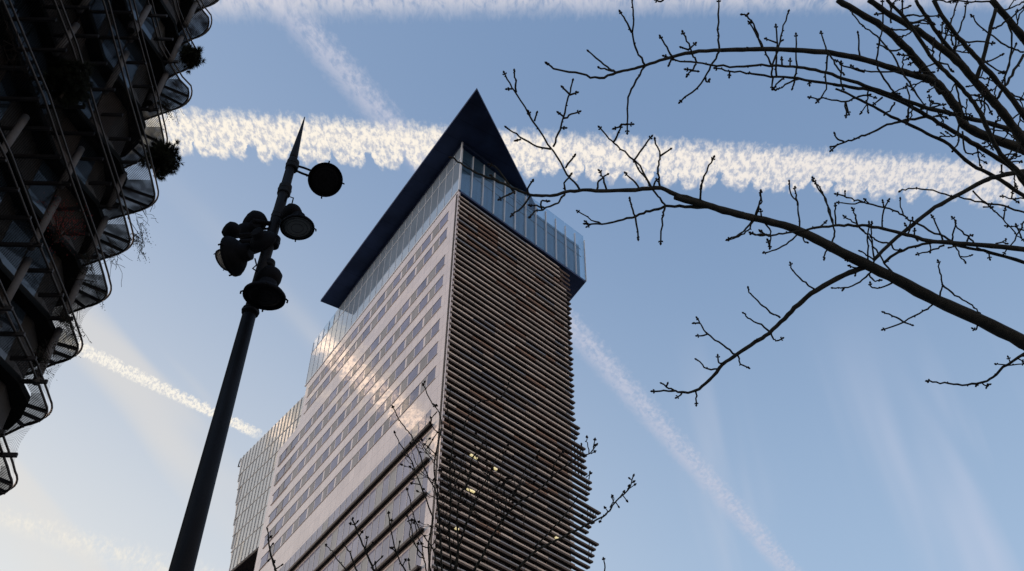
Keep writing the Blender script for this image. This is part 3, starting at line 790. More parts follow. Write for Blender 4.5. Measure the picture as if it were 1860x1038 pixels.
# red-leaved shrub
c = on_front(112, 412, -0.4); rr = random.Random(4)
t = thing('red_shrub', c-Vector((0,0,1.0)), 'loose shrub with dull red leaves behind a left balcony rail', 'shrub')
m = MB(); mtw = MB()
for i in range(46):
    d = Vector((rr.gauss(0,.6), rr.gauss(0,1), rr.gauss(0,.8))); p = c + d*0.62
    mtw.tube([c-Vector((0,0,0.95)), c.lerp(p, .5)-Vector((0,0,.25)), p], [0.02,0.012,0.005], 4)
    for j in range(16):
        q = p + Vector((rr.gauss(0,.14), rr.gauss(0,.14), rr.gauss(0,.14))); a = Vector((rr.gauss(0,1), rr.gauss(0,1), rr.gauss(0,1))).normalized(); b = a.orthogonal().normalized()
        m.poly([q, q+a*0.035+b*0.02, q+a*0.075, q+a*0.035-b*0.02])
m.build('foliage', m_leafr, t); mtw.build('stem', m_twig, t)
# bare climbers trailing over the edges
def climber(px, py, label, seed, n, spread, leaves):
    c = on_front(px, py, 0.05); rr = random.Random(seed); t = thing('climbing_plant', c, label, 'climber', None); m = MB(); lf = MB()
    for i in range(n):
        p = c + Vector((rr.gauss(-0.3,0.25), rr.gauss(-0.3,0.5), rr.gauss(0.1,0.3))); pts = [c.lerp(p, 0.4), p]
        v = Vector((rr.uniform(0.0,0.5), rr.uniform(0.05,0.7), rr.uniform(-0.5,0.25)))*spread
        for j in range(rr.randint(4, 8)):
            v = v + Vector((rr.gauss(0,.14), rr.gauss(0,.14), rr.gauss(-0.08,.14)))*spread; p = p + v*0.28; pts.append(p.copy())
            if leaves and rr.random() < leaves:
                for _ in range(3):
                    q = p + Vector((rr.gauss(0,.08), rr.gauss(0,.08), rr.gauss(0,.08))); a = Vector((rr.gauss(0,1), rr.gauss(0,1), rr.gauss(0,1))).normalized(); b = a.orthogonal().normalized()
                    lf.poly([q, q+a*0.03+b*0.022, q+a*0.07, q+a*0.03-b*0.022])
        m.tube(pts, [0.014]*2+[0.009]*(len(pts)-2), 4)
    m.build('stems', m_twig, t)
    if lf.f: lf.build('leaves', m_leafd, t)
climber(214, 466, 'bare tangled climber on the balcony corner below the spiky shrub', 21, 16, 0.75, 0)
climber(138, 600, 'leafy climber trailing over the balcony corner left of the lamp post', 22, 20, 0.6, 0.9)
climber(96, 662, 'leafy climber hanging just under another balcony corner, lower left', 23, 16, 0.5, 0.9)
climber(352, 72, 'thin sprigs sticking out beside the small round shrub', 24, 9, 0.5, 0.2)
climber(334, 170, 'fine bare tendrils on the balcony corner above the bright contrail', 25, 8, 0.6, 0)
climber(268, 396, 'bare tendrils hanging from the balcony just below the spiky shrub', 26, 9, 0.6, 0)
climber(262, 440, 'dark leafy tangle behind the rail between the spiky shrub and the bare climber', 31, 26, 0.35, 1.0)
climber(176, 512, 'dark leafy tangle inside the rounded balcony corner beside the bright sky', 32, 22, 0.3, 1.0)
climber(312, 200, 'dark leafy tangle inside the corner under the fine tendrils', 33, 22, 0.3, 1.0)
climber(36, 90, 'pale thin twigs hanging over the balconies near the top left corner', 34, 20, 0.6, 0.1)
# tubs standing on the gratings, seen from below
for i, (px, py, r, lab) in enumerate(((238, 56, 0.24, 'round dark tub on the grating right of the upper grey column'), (221, 200, 0.22, 'dark tub beneath the window row, right of the big shrub'),
        (272, 187, 0.22, 'round dark tub on the grating below the topmost balconies'), (308, 66, 0.2, 'small dark tub close to the upper balcony corner'))):
    p = on_front(px, py, -1.1); k = min(range(11), key=lambda q: abs(FLOORS[q]-p.z)); z = FLOORS[k]+0.02
    q = on_z(px, py, z); 
    t = thing('plant_tub', (q.x, q.y, z), lab, 'plant tub', 'tubs standing on the balconies')
    m = MB(); m.lathe((q.x,q.y,z), (0,0,1), [(0, r*0.75), (0.02, r*0.8), (0.42, r), (0.45, r*1.08), (0.50, r*1.08), (0.50, r*0.9), (0.46, r*0.88)], 20); m.build('tub', m_pot, t, smooth=False)
    m = MB(); rr = random.Random(40+i)
    for _ in range(9):
        a = rr.uniform(0, 6.28); m.tube([(q.x, q.y, z+0.44), (q.x+0.1*math.cos(a), q.y+0.1*math.sin(a), z+0.7), (q.x+0.28*math.cos(a), q.y+0.28*math.sin(a), z+0.95)], [0.012,0.009,0.004], 4)
    m.build('stems', m_twig, t)
# ------------------------------------------------------------------ mast with floodlights
m_pole = mat('mast_paint', (0.007, 0.008, 0.010), rough=0.55, var=0.4, scale=5, stretch=(1,1,0.3), spec=0.08)
m_hous = mat('floodlight_paint', (0.005, 0.0055, 0.007), rough=0.7, var=0.3, scale=8, spec=0.04)
m_lensd = mat('dark_lens', (0.006, 0.006, 0.007), rough=0.3, var=0.4, scale=12, spec=0.05)
m_lensg = mat('grey_lens', (0.075, 0.082, 0.078), rough=0.3, var=0.2, scale=9)
m_lensw = mat('pale_lens', (0.42, 0.36, 0.30), rough=0.35, var=0.3, scale=9)
LD = 9.0                                            # horizontal distance to the mast
def at_h(x, y, dist):
    r = ray(x, y); return CAM + r*(dist/math.hypot(r.x, r.y))
pA, pB, pC = at_h(329, 1038, LD), at_h(452, 575, LD), at_h(532, 290, LD); pT = at_h(553.5, 213, LD)
axis = (pC - pA).normalized()
foot = pA - axis*(pA.z/axis.z)
mast = thing('lamp_mast', foot, 'tall dark tapering lamp mast with a spike on top, left of the pale tower', 'lamp mast')
def wpx(px, p): 
    return px/2 * (ROT.transposed() @ (p-CAM)).z * -1 / F_PX
m = MB(); m.tube([foot, foot+axis*0.9, foot+axis*0.95, pA, pB], [0.165, 0.16, 0.135, wpx(44, pA), wpx(25, pB)], 24)
m.build('shaft', m_pole, mast, smooth=True)
m = MB(); m.tube([pB, at_h(481, 470, LD), at_h(505, 388, LD), pC], [wpx(23, pB), wpx(22, pB), wpx(19, pC), wpx(16, pC)], 20); m.build('upper_shaft', m_pole, mast, smooth=True)
m = MB(); m.tube([pC, pC.lerp(pT, 0.06), pT], [wpx(14, pC), wpx(15, pC), 0.006], 14); m.build('spike', m_pole, mast, smooth=True)
def collar(x, y, wp, ln):
    p = at_h(x, y, LD); r = wpx(wp, p); h = wpx(ln, p)
    m = MB(); m.lathe(p - axis*h, axis, [(0, r*0.8), (0.015, r), (h*0.9, r), (h, r*1.06), (h*1.1, r), (2*h-0.015, r*0.98), (2*h, r*0.8)], 24)
    return m.build('collar', m_pole, mast, smooth=False)
for c in ((531, 301, 23, 24), (517, 346, 24, 26), (504, 393, 22, 24), (497, 440, 23, 24), (489, 480, 21, 16), (455, 566, 31, 14)): collar(*c)
m = MB(); m.lathe(foot, (0,0,1), [(0, 0.30), (0.06, 0.30), (0.08, 0.22), (0.9, 0.17), (0.95, 0.15)], 24); m.build('base', m_pole, mast)
def cam_dir(p, right, up, toward):                  # a direction given as seen from the photographer's side
    c = (p-CAM).normalized(); rgt = c.cross(Vector((0,0,1))).normalized(); u = rgt.cross(c)
    return (rgt*right + u*up - c*toward).normalized()
def floodlight(px, py, rpx, dirn, lens_mat, dist=LD, deep=1.0, arm=None, gear=True):
    p = at_h(px, py, dist); R = wpx(rpx*2, p); a = cam_dir(p, *dirn)       # p: centre of the lens, a: where it shines
    h = MB()
    prof = [(-1.02*R*deep, R*0.30), (-1.0*R*deep, R*0.42), (-0.62*R*deep, R*0.46), (-0.58*R*deep, R*0.55), (-0.45*R*deep, R*0.72), (-0.25*R*deep, R*0.90), (-0.10*R, R*0.97), (-0.09*R, R*1.0), (0.06*R, R*1.0), (0.065*R, R*0.93), (0.0, R*0.91), (-0.02*R, R*0.5)]
    if not gear: prof = [(-0.72*R*deep, R*0.12), (-0.70*R*deep, R*0.30)] + [(-0.62*R*deep, R*0.50)] + prof[4:]
    h.lathe(p, a, prof, 32)
    fl = h.build('floodlight', m_hous, mast, smooth=False)
    for pg in fl.data.polygons: pg.use_smooth = True
    l = MB(); l.lathe(p, a, [(-0.015*R, R*0.90), (0.01*R, R*0.90), (0.035*R, R*0.6), (0.045*R, R*0.2), (0.047*R, 0.001)], 32); l.build('lens', lens_mat, fl, smooth=True)
    u = a.orthogonal().normalized(); w_ = a.cross(u)
    for k in range(4):
        t = math.pi/2*k + 0.55; d = u*math.cos(t)+w_*math.sin(t)
        c = MB(); c.tube([p+d*R*0.98-a*R*0.10, p+d*R*1.09-a*R*0.02, p+d*R*1.08+a*R*0.10], [R*0.045]*3, 5); c.build('clip', m_hous, fl)
    for k in (0.35, 0.6, 0.8):                                           # rings pressed in the glass
        c = MB(); seg = 28; pts = [p + a*R*(0.05-0.02*k) + (u*math.cos(2*math.pi*i/seg)+w_*math.sin(2*math.pi*i/seg))*R*k for i in range(seg+1)]
        c.tube(pts, R*0.012, 4); c.build('lens_ring', m_hous, fl)
    if arm:
        q = at_h(arm[0], arm[1], LD)
        for s in (-1, 1):
            e = p - a*R*0.3 + (q-p).cross(a).normalized()*R*0.16*s + (q-p).normalized()*R*0.85
            c = MB(); c.tube([q + axis*0.045*s, q.lerp(e, 0.5) + axis*0.03*s, e], 0.016, 6); c.build('bracket', m_hous, fl)
    return fl
floodlight(591, 327, 31.5, (0.10, -0.12, 1.0), m_lensd, LD-0.05, 0.8, arm=(536, 305))
floodlight(540, 414, 31, (0.10, -0.72, 0.72), m_lensg, LD-0.25, 0.95, arm=(512, 398))
floodlight(480, 539, 39, (-0.02, -0.80, 0.58), m_lensd, LD-0.40, 0.85, arm=(487, 500))
floodlight(421, 466, 38, (-0.74, -0.46, -0.40), m_lensw, LD-0.3, 0.95, arm=(486, 446))
floodlight(407, 473, 22, (-0.55, -0.62, 0.50), m_lensw, LD+0.25, 1.0, arm=None)
floodlight(478, 440, 26, (0.62, -0.60, -0.50), m_lensd, LD-0.55, 1.0, arm=(497, 430))
floodlight(452, 426, 25, (-0.25, -0.72, -0.62), m_lensd, LD+0.1, 1.15, arm=(500, 408))
def gear(px, py, rp, dist, nm):
    p = at_h(px, py, dist); r = wpx(rp*2, p); d = cam_dir(p, 0.3, 0.8, 0.4); m = MB()
    m.lathe(p-d*r, d, [(0, r*0.7), (r*0.15, r*0.9), (r*0.6, r), (r*1.2, r), (r*1.7, r*0.85), (r*1.95, r*0.5), (r*2.0, r*0.1)], 20); m.build(nm, m_hous, mast, smooth=True)
gear(421, 419, 15, LD-0.25, 'gear_box'); gear(464, 404, 20, LD+0.05, 'gear_box'); gear(530, 388, 17, LD-0.2, 'gear_box'); gear(490, 505, 21, LD-0.3, 'gear_box')
# cross arms that tie the left cluster to the mast, and the loose cables
for (a_, b_) in (((436, 440), (497, 434)), ((460, 402), (500, 408)), ((420, 430), (470, 425))):
    m = MB(); m.tube([at_h(*a_, LD-0.1), at_h(*b_, LD)], 0.03, 8); m.build('cross_arm', m_hous, mast)
for pts in (((463, 470), (466, 482), (459, 488), (468, 494)), ((474, 462), (478, 470), (473, 478)), ((530, 372), (533, 360), (522, 356), (518, 366))):
    m = MB(); m.tube([at_h(x, y, LD-0.05) for x, y in pts], 0.009, 5); m.build('cable', m_hous, mast, smooth=True)
# ------------------------------------------------------------------ bare trees
m_bark = mat('bark', (0.014, 0.015, 0.012), rough=0.85, scale=14, bump=0.5, col2=(0.036, 0.034, 0.027), stretch=(1,1,0.5), spec=0.2)
m_bud = mat('bud', (0.018, 0.013, 0.011), rough=0.8, var=0.4, scale=20, spec=0.15)
def smooth(pts, w, sub):
    """Catmull-Rom through the traced points"""
    if len(pts) < 2: return pts, w
    P = [pts[0]*2-pts[1]] + pts + [pts[-1]*2-pts[-2]]; out, ow = [], []
    for i in range(1, len(P)-2):
        for s in range(sub):
            t = s/sub; a, b, c, d = P[i-1], P[i], P[i+1], P[i+2]
            out.append(0.5*((2*b) + (c-a)*t + (2*a-5*b+4*c-d)*t*t + (3*b-a-3*c+d)*t**3)); ow.append(w[i-1]*(1-t)+w[i]*t)
    out.append(pts[-1]); ow.append(w[-1]); return out, ow
def big_w(W): return max(W) > 0.012
class TreeTrace:
    def __init__(s, depth, seed, bend=0.35):
        s.depth, s.r, s.bend = depth, random.Random(seed), bend
        s.limbs, s.twigs, s.buds = MB(), MB(), MB(); s.known = []; s.ends = []; s.n = 0
    def dist(s, p):                # distance of a traced start point: from the branch it leaves, if one is there
        best = None
        for (x, y, d, w) in s.known:
            q = (x-p[0])**2+(y-p[1])**2
            if q < 14**2 and (best is None or q < best[0]): best = (q, d)
        return best[1] if best else None
    def add(s, pts, w0, w1, off=None, bud=True, limb=None, root_end=0):
        """pts: photo pixels from tip to root (root_end = 1) or root to tip (0); w: width in pixels at each end of that list"""
        if root_end: pts = pts[::-1]; w0, w1 = w1, w0
        d0 = s.dist(pts[0]) if off is None else None
        if d0 is None: d0 = s.depth(pts[0][0], pts[0][1]) + (off or 0.0)
        drift = s.r.uniform(-1, 1)*s.bend
        L = sum(math.dist(pts[i], pts[i+1]) for i in range(len(pts)-1)); acc = 0; P = []; W = []
        for i, p in enumerate(pts):
            if i: acc += math.dist(p, pts[i-1])
            t = acc/max(L, 1)
            d = (s.depth(p[0], p[1]) + off) if off is not None else d0 + drift*acc/200 + (s.depth(*p)-s.depth(*pts[0]))*0.7
            P.append(at(p[0], p[1], d)); W.append((w0*(1-t)+w1*t)/2*d/F_PX)
        big = max(w0, w1) >= 6 if limb is None else limb
        P2, W2 = smooth(P, W, 4 if L > 60 else 3)
        if L > 25:     # real shoots kink a little from bud to bud
            amp = (0.9 if big_w(W2) else 1.5)/F_PX*d0
            for i_ in range(1, len(P2)-1): P2[i_] = P2[i_] + Vector((s.r.uniform(-1,1), s.r.uniform(-1,1), s.r.uniform(-1,1)))*amp
        rr = s.r      # slightly knotty outline
        W2 = [q*(1+rr.uniform(-0.07, 0.10)) for q in W2]
        (s.limbs if big else s.twigs).tube(P2, W2, 9 if big else 5)
        for q in P2:
            c = ROT.transposed() @ (q-CAM); s.known.append((W_PX/2+F_PX*c.x/-c.z, H_PX/2-F_PX*c.y/-c.z, -c.z, 0))
        if bud:
            s.bud(P2[-1], (P2[-1]-P2[-2]).normalized(), max(2.1, min(w1*0.85, 3.4))/F_PX*s.depth(*pts[-1]))
            tt = (P2[-1]-P2[-2]).normalized(); oo = tt.orthogonal().normalized(); oo.rotate(Matrix.Rotation(s.r.uniform(0, 6.28), 3, tt))
            for sg in (1, -1): s.bud(P2[-1]-tt*0.012+oo*sg*W2[-1]*1.6, (tt+oo*sg*0.9).normalized(), max(1.5, min(w1*0.6, 2.3))/F_PX*s.depth(*pts[-1]))
        # nodes: small knobs along thin twigs
        if not big and L > 25:
            for k in range(int(L/32)):
                i = rr.randrange(1, len(P2)-1); t = (P2[i+1]-P2[i-1]).normalized(); o = t.orthogonal().normalized()
                o.rotate(Matrix.Rotation(rr.uniform(0, 6.28), 3, t)); s.bud(P2[i]+o*W2[i]*0.9, (o+t*0.8).normalized(), 1.35/F_PX*s.depth(*pts[-1]))
        return P2, W2
    def bud(s, p, d, r):
        s.buds.lathe(p - d*r*0.6, d, [(0, r*0.35), (r*0.6, r*0.95), (r*1.4, r*0.85), (r*2.4, r*0.1)], 6)
    def sprig(s, x, y, ang, L, w, depth_=0):
        """a small random side twig, bent upward, with its own side buds"""
        r = s.r; pts = [(x, y)]; a = ang
        for i in range(3):
            a += r.uniform(-0.35, 0.35); pts.append((pts[-1][0]+math.cos(a)*L/3, pts[-1][1]+math.sin(a)*L/3))
        s.add(pts, w, w*0.75)
        if depth_ < 1 and L > 26:
            for k in range(r.randint(1, 2)):
                q = pts[r.randint(1, 2)]; s.sprig(q[0], q[1], a+r.choice((-1, 1))*r.uniform(0.5, 1.1), L*r.uniform(0.3, 0.5), w*0.8, depth_+1)
    def scatter(s, pts, every, L, w):
        r = s.r
        for i in range(len(pts)-1):
            d = math.dist(pts[i], pts[i+1]); a = math.atan2(pts[i+1][1]-pts[i][1], pts[i+1][0]-pts[i][0])
            for k in range(int(d/every + r.random())):
                t = r.random(); x = pts[i][0]+(pts[i+1][0]-pts[i][0])*t; y = pts[i][1]+(pts[i+1][1]-pts[i][1])*t
                s.sprig(x, y, a + r.choice((-1, 1))*r.uniform(0.6, 1.4) + math.pi*(r.random() < 0.3), L*r.uniform(0.5, 1.3), w)
def Z(ox, oy, sc): return lambda *p: [(ox+a/sc, oy+b/sc) for a, b in p]
z0, z1, z2 = Z(880, 0, 2.256), Z(1160, 330, 2.414), Z(1360, 0, 2.472)
z3 = Z(560, 150, 2.532)
A = TreeTrace(lambda x, y: 6.4 + 0.9*(x-900)/960, 3)
roots = []           # limb ends at the right hand side that run on to the trunk
# ---- main limb (tip by the tower's glazing -> right edge)
main = z3((655,345),(700,372),(760,410),(830,440),(900,465),(950,492),(1010,515),(1060,522),(1130,518),(1190,503),(1260,497)) + z0((480,782),(620,780),(725,772),(780,797),(880,825),(960,855),(1060,880)) + z1((0,37),(90,35))[:0] + z1((160,68),(270,97),(370,127),(500,160),(610,185),(710,220),(850,290),(990,360),(1140,435),(1310,525),(1500,610),(1690,708))
main = [p for i, p in enumerate(main) if i == 0 or math.dist(p, main[i-1]) > 6]
seg = [0, 6, 12, 17, 21, 24, len(main)-1]; wid = [3, 5, 7.5, 10, 13, 18, 25]
for i in range(len(seg)-1):
    A.add(main[seg[i]:seg[i+1]+1], wid[i], wid[i+1], off=0.0, bud=(i == 0), limb=True, root_end=1)
roots.append((main[-1], main[-2], 25, 0.0))
def tw(zf, *p, w=3.6, w1=None): A.add(zf(*p), w, w1 or w*0.72)
# lower limb
A.add(z1((990,375),(900,410),(780,475),(700,540),(640,600),(570,665),(510,705),(430,760),(370,800)), 10, 6.5, limb=True, bud=False)
A.add(z1((370,800),(310,870),(250,918),(190,922),(130,918),(60,920)), 6.5, 3)
for p in (((250,918),(253,950),(253,980)), ((190,922),(185,935),(165,948)), ((155,916),(125,900),(100,885)), ((122,900),(127,886)), ((430,760),(370,720),(300,665),(270,620),(255,598)), ((305,668),(280,676),(255,677)), ((268,620),(240,622)),
          ((370,800),(330,825),(290,810),(252,780)), ((372,797),(352,795),(347,763)), ((435,762),(450,800),(483,818)), ((620,597),(580,575),(530,535),(490,490),(480,465)), ((570,655),(520,620),(480,595),(460,577)), ((580,660),(590,690),(610,697),(632,687)), ((570,672),(540,690),(512,697)), ((775,475),(720,435),(680,395),(665,358)),
          ((270,95),(272,50),(278,0)), ((515,160),(530,105),(540,80),(535,42)), ((505,165),(480,215),(440,240),(388,257)), ((540,170),(535,125)), ((548,172),(565,200),(582,230),(575,292)), ((710,215),(700,140),(695,90),(670,50),(660,0)), ((697,105),(690,60),(685,25)),
          ((710,222),(660,265),(600,300),(548,313)), ((718,226),(725,260),(740,268)), ((842,288),(820,310),(813,340)), ((865,193),(862,145),(862,100)), ((770,207),(800,195),(822,175)), ((1070,212),(1068,150),(1098,80)), ((535,236),(545,225),(532,215)), ((960,192),(950,150),(937,118)),
          ((1370,270),(1380,230),(1390,175)), ((1225,262),(1210,240),(1210,210)), ((1340,280),(1290,300),(1220,320)), ((1470,272),(1440,240),(1400,200),(1375,157)), ((1335,262),(1310,200),(1285,150)), ((1480,290),(1530,310),(1540,340)), ((1440,262),(1450,240),(1463,235)),
          ((1008,362),(1005,260),(1010,180)), ((1030,368),(1030,330),(1020,240),(1022,180)), ((1140,430),(1080,360),(1040,300),(1000,230),(940,175),(900,152)), ((1035,345),(1000,325),(970,305)), ((990,352),(950,345),(910,345)), ((975,380),(945,378),(922,370)), ((955,388),(950,410)),
          ((1100,272),(1050,260),(1010,235),(960,192)), ((1108,272),(1120,298),(1150,300)), ((1022,395),(970,440),(900,465),(850,467)), ((1012,408),(1030,435),(1062,433)), ((1120,440),(1060,465),(1025,463),(1015,445)),
          ((1300,530),(1250,570),(1160,615),(1070,650)), ((1160,615),(1110,590),(1072,573)), ((1158,615),(1200,630)), ((1315,520),(1330,455),(1320,400),(1313,348)), ((1330,450),(1390,500),(1450,535),(1490,570),(1500,605)), ((1488,615),(1480,650),(1465,645)), ((900,465),(895,475))):
    tw(z1, *p)
tw(z1, (848,285),(858,230),(850,170),(820,80),(790,25),(768,0)); A.add(z2((375,1000),(345,900),(310,840),(287,800)), 3.4, 2.8)
# second limb coming in from the right, and its crossing arc
S = z1((490,225),(530,237),(585,235),(650,228),(740,210),(830,197),(920,193),(1000,193),(1100,215),(1200,240),(1290,265),(1380,270),(1500,280),(1690,298))
A.add(S[:8], 3, 5.5, off=-0.25, root_end=1, limb=False); A.add(S[7:], 5.5, 10, off=-0.25, root_end=1, bud=False); roots.append((S[-1], S[-2], 10, -0.25))
A.add(z1((1380,265),(1300,225),(1200,175),(1160,150),(1100,120),(1000,95),(930,75),(865,55)), 4.2, 2.8)
for p in (((1160,150),(1148,110),(1147,75)), ((905,68),(905,45)), ((1010,97),(990,78)), ((985,92),(930,98),(872,92)), ((1075,112),(1070,85))): tw(z1, *p, w=3)
q = z1((1380,280),(1450,292),(1540,310),(1690,355)); A.add(q, 5, 6.5, bud=False); roots.append((q[-1], q[-2], 6.5, -0.2))
arc = z1((1030,345),(1110,265),(1200,190),(1300,115),(1400,60)) + z2((1050,815),(1130,790),(1236,770))
A.add(arc, 6.5, 9, off=-0.12, bud=False, limb=True); roots.append((arc[-1], arc[-2], 9, -0.12))
A.add(z1((1075,358),(1140,310),(1230,280),(1290,268)), 5.5, 5, bud=False)
q = z1((1265,875),(1320,882),(1400,890),(1480,885),(1540,865),(1600,815),(1690,755)); A.add(q, 3, 5.5, off=0.2, root_end=1); roots.append((q[-1], q[-2], 5.5, 0.2))
for p in (((1500,878),(1520,895),(1540,890)), ((1500,880),(1480,897)), ((1610,808),(1690,800)), ((1630,795),(1620,770)), ((1615,805),(1565,800)), ((1660,775),(1690,790)), ((1665,772),(1690,765)), ((1530,885),(1525,903))): tw(z1, *p, w=2.8)
q = z1((1145,43),(1200,30),(1290,42),(1400,70),(1500,90),(1600,110),(1690,135)); A.add(q, 2.6, 4, off=-0.5, root_end=1); roots.append((q[-1], q[-2], 4, -0.5))
for p in (((1465,40),(1520,95),(1570,140),(1600,165),(1650,225),(1690,260)), ((1690,75),(1640,75),(1590,65)), ((1640,76),(1665,92)), ((1635,74),(1640,45)), ((1510,112),(1550,112)), ((1600,165),(1607,120)), ((1690,215),(1650,200),(1610,195)), ((1680,250),(1655,190)), ((1690,175),(1660,235),(1600,320))): tw(z1, *p, w=3.2)
# ---- upper limbs
T1 = z0((255,260),(300,285),(400,305),(470,322),(540,300),(600,285),(660,268),(740,243),(850,215),(970,207),(1080,203)) + z2((0,222),(150,225),(350,235),(450,252),(560,280),(670,315),(790,350),(850,375),(900,440),(940,500),(970,560),(1060,610),(1236,675))
for a_, b_, w0, w1 in ((0,5,3.4,5), (5,9,5,7.5), (9,13,7.5,9.5), (13,17,9.5,12.5), (17,len(T1)-1,14,18)):
    A.add(T1[a_:b_+1], w0, w1, off=0.15, root_end=1, bud=(a_ == 0), limb=True)
roots.append((T1[-1], T1[-2], 18, 0.15))
def big(pts, w0, w1, off, run=True, **k):
    A.add(pts, w0, w1, off=off, bud=False, limb=True, root_end=1, **k)
    if run: roots.append((pts[-1], pts[-2], w1, off))
big(z2((400,0),(500,60),(600,120),(700,210),(760,280),(820,350),(870,415)), 11, 15, 0.17, run=False)
T3 = z2((540,0),(640,70),(760,140),(870,220),(950,290),(1020,370),(1090,450),(1150,520),(1200,590),(1236,640)); big(T3, 10, 17, -0.30)
big(z2((750,0),(800,80),(870,180),(950,270),(1010,355)), 6.5, 9, -0.28, run=False)
T5 = z2((830,0),(880,90),(960,190),(1030,270),(1100,350),(1170,430),(1236,520)); big(T5, 7.5, 11, -0.55)
T6 = z2((1090,0),(1150,70),(1236,175)); big(T6, 12, 14, 0.4)
big(z2((1110,40),(1080,150),(1055,260),(1020,365)), 6.5, 8, -0.32, run=False)
T7 = z2((1110,450),(1150,390),(1180,340),(1236,245)); A.add(T7, 5, 5, off=-0.5, bud=False)
T8 = z0((775,245),(870,260),(950,270),(1060,275)) + z2((60,293),(200,300),(300,315),(400,345),(520,385),(650,430),(780,480),(900,510),(1000,535),(1100,560),(1236,600))
A.add(T8[:6], 3.4, 5, off=-0.05, root_end=1, limb=False); big(T8[5:], 5, 9.5, -0.05)
T9 = z0((945,280),(1000,292),(1090,300)) + z2((0,330),(100,343),(220,355),(380,380),(470,395),(560,410),(680,455),(800,520),(900,580),(1000,640),(1100,700),(1180,750),(1236,820))
A.add(T9[:7], 3.2, 5.5, off=0.3, root_end=1, limb=False); big(T9[6:], 5.5, 10, 0.3)
T10 = z2((390,400),(450,425),(560,480),(640,525),(700,550),(800,600),(900,650),(1000,740),(1100,790),(1236,880)); big(T10, 3.8, 8, 0.05)
A.add(z2((795,525),(700,545),(640,555),(560,590),(490,620),(430,640),(370,660)), 5, 3)
T11 = z2((620,0),(700,80),(760,170),(830,270),(900,340),(960,400),(1000,450),(1040,510),(1090,620),(1130,690),(1200,760),(1236,800)); big(T11, 6, 9, -0.7)
for p in (((430,640),(400,625),(385,600)), ((400,648),(368,678)), ((740,410),(700,340),(665,280),(620,210),(560,150),(500,105),(460,45)), ((740,400),(790,475)), ((655,430),(640,400),(580,310),(580,220),(597,130),(600,0)), ((500,262),(495,200),(490,148)),
          ((430,340),(400,310),(370,260),(345,215),(325,145)), ((205,355),(215,300),(212,155)), ((205,355),(205,370),(195,400)), ((105,345),(105,300),(130,230),(150,140),(180,50)), ((125,345),(125,230),(122,115)), ((105,300),(70,230),(50,190),(0,100)), ((110,345),(105,380),(105,400)), ((130,195),(75,175)), ((140,190),(152,182)),
          ((360,235),(345,330),(345,400),(305,460)), ((550,425),(480,440),(435,457),(350,447),(270,437)), ((435,457),(437,525)), ((435,457),(450,512)), ((700,320),(600,325),(500,315),(460,295)), ((700,320),(830,325)), ((520,325),(430,300),(390,272)), ((430,405),(415,380),(415,280)),
          ((712,545),(720,450),(710,380)), ((655,460),(640,490),(610,515)), ((600,438),(560,470)), ((1085,8),(1000,12),(930,0)), ((1236,235),(1180,220),(1120,180),(1040,120),(1000,70)), ((1090,130),(1120,120),(1180,75),(1236,30)), ((1165,110),(1185,200),(1160,320),(1140,370)),
          ((885,235),(925,230),(930,170),(960,100),(980,10)), ((880,180),(915,90),(940,0)), ((690,60),(690,20),(690,0)), ((700,75),(740,70),(800,70),(860,72)), ((720,110),(780,95),(830,110)), ((610,130),(680,135),(760,115)), ((760,260),(700,250),(670,245)), ((760,270),(720,290)), ((955,185),(1060,190),(1100,195)),
          ((1030,275),(1070,280),(1140,245)), ((860,470),(815,460),(810,432)), ((960,590),(975,685),(1030,685)), ((945,560),(940,630),(915,680)), ((1060,440),(1055,520)), ((930,380),(950,460),(960,550)), ((690,215),(640,230),(580,200)), ((870,215),(865,160),(870,105)), ((1150,390),(1160,300),(1200,200)),
          ((1100,560),(1090,640),(1060,660)), ((1160,575),(1200,520),(1236,500)), ((1130,700),(1180,690),(1200,700)), ((620,60),(570,65)), ((830,270),(890,290),(915,320)), ((1000,450),(1060,460),(1090,510)), ((770,490),(820,480),(880,470)), ((1055,270),(1110,310),(1150,330)), ((1120,330),(1150,325)), ((900,520),(960,510),(1000,520)),
          ((105,400),(118,405)), ((160,355),(130,370),(115,395)), ((230,355),(180,375),(130,400)), ((150,300),(148,262)), ((185,300),(186,268)), ((270,362),(273,382)), ((1236,450),(1180,420),(1150,400)), ((1135,740),(1135,780)), ((640,105),(640,60),(650,20))):
    A.add(z2(*p), 3.8, 2.7)
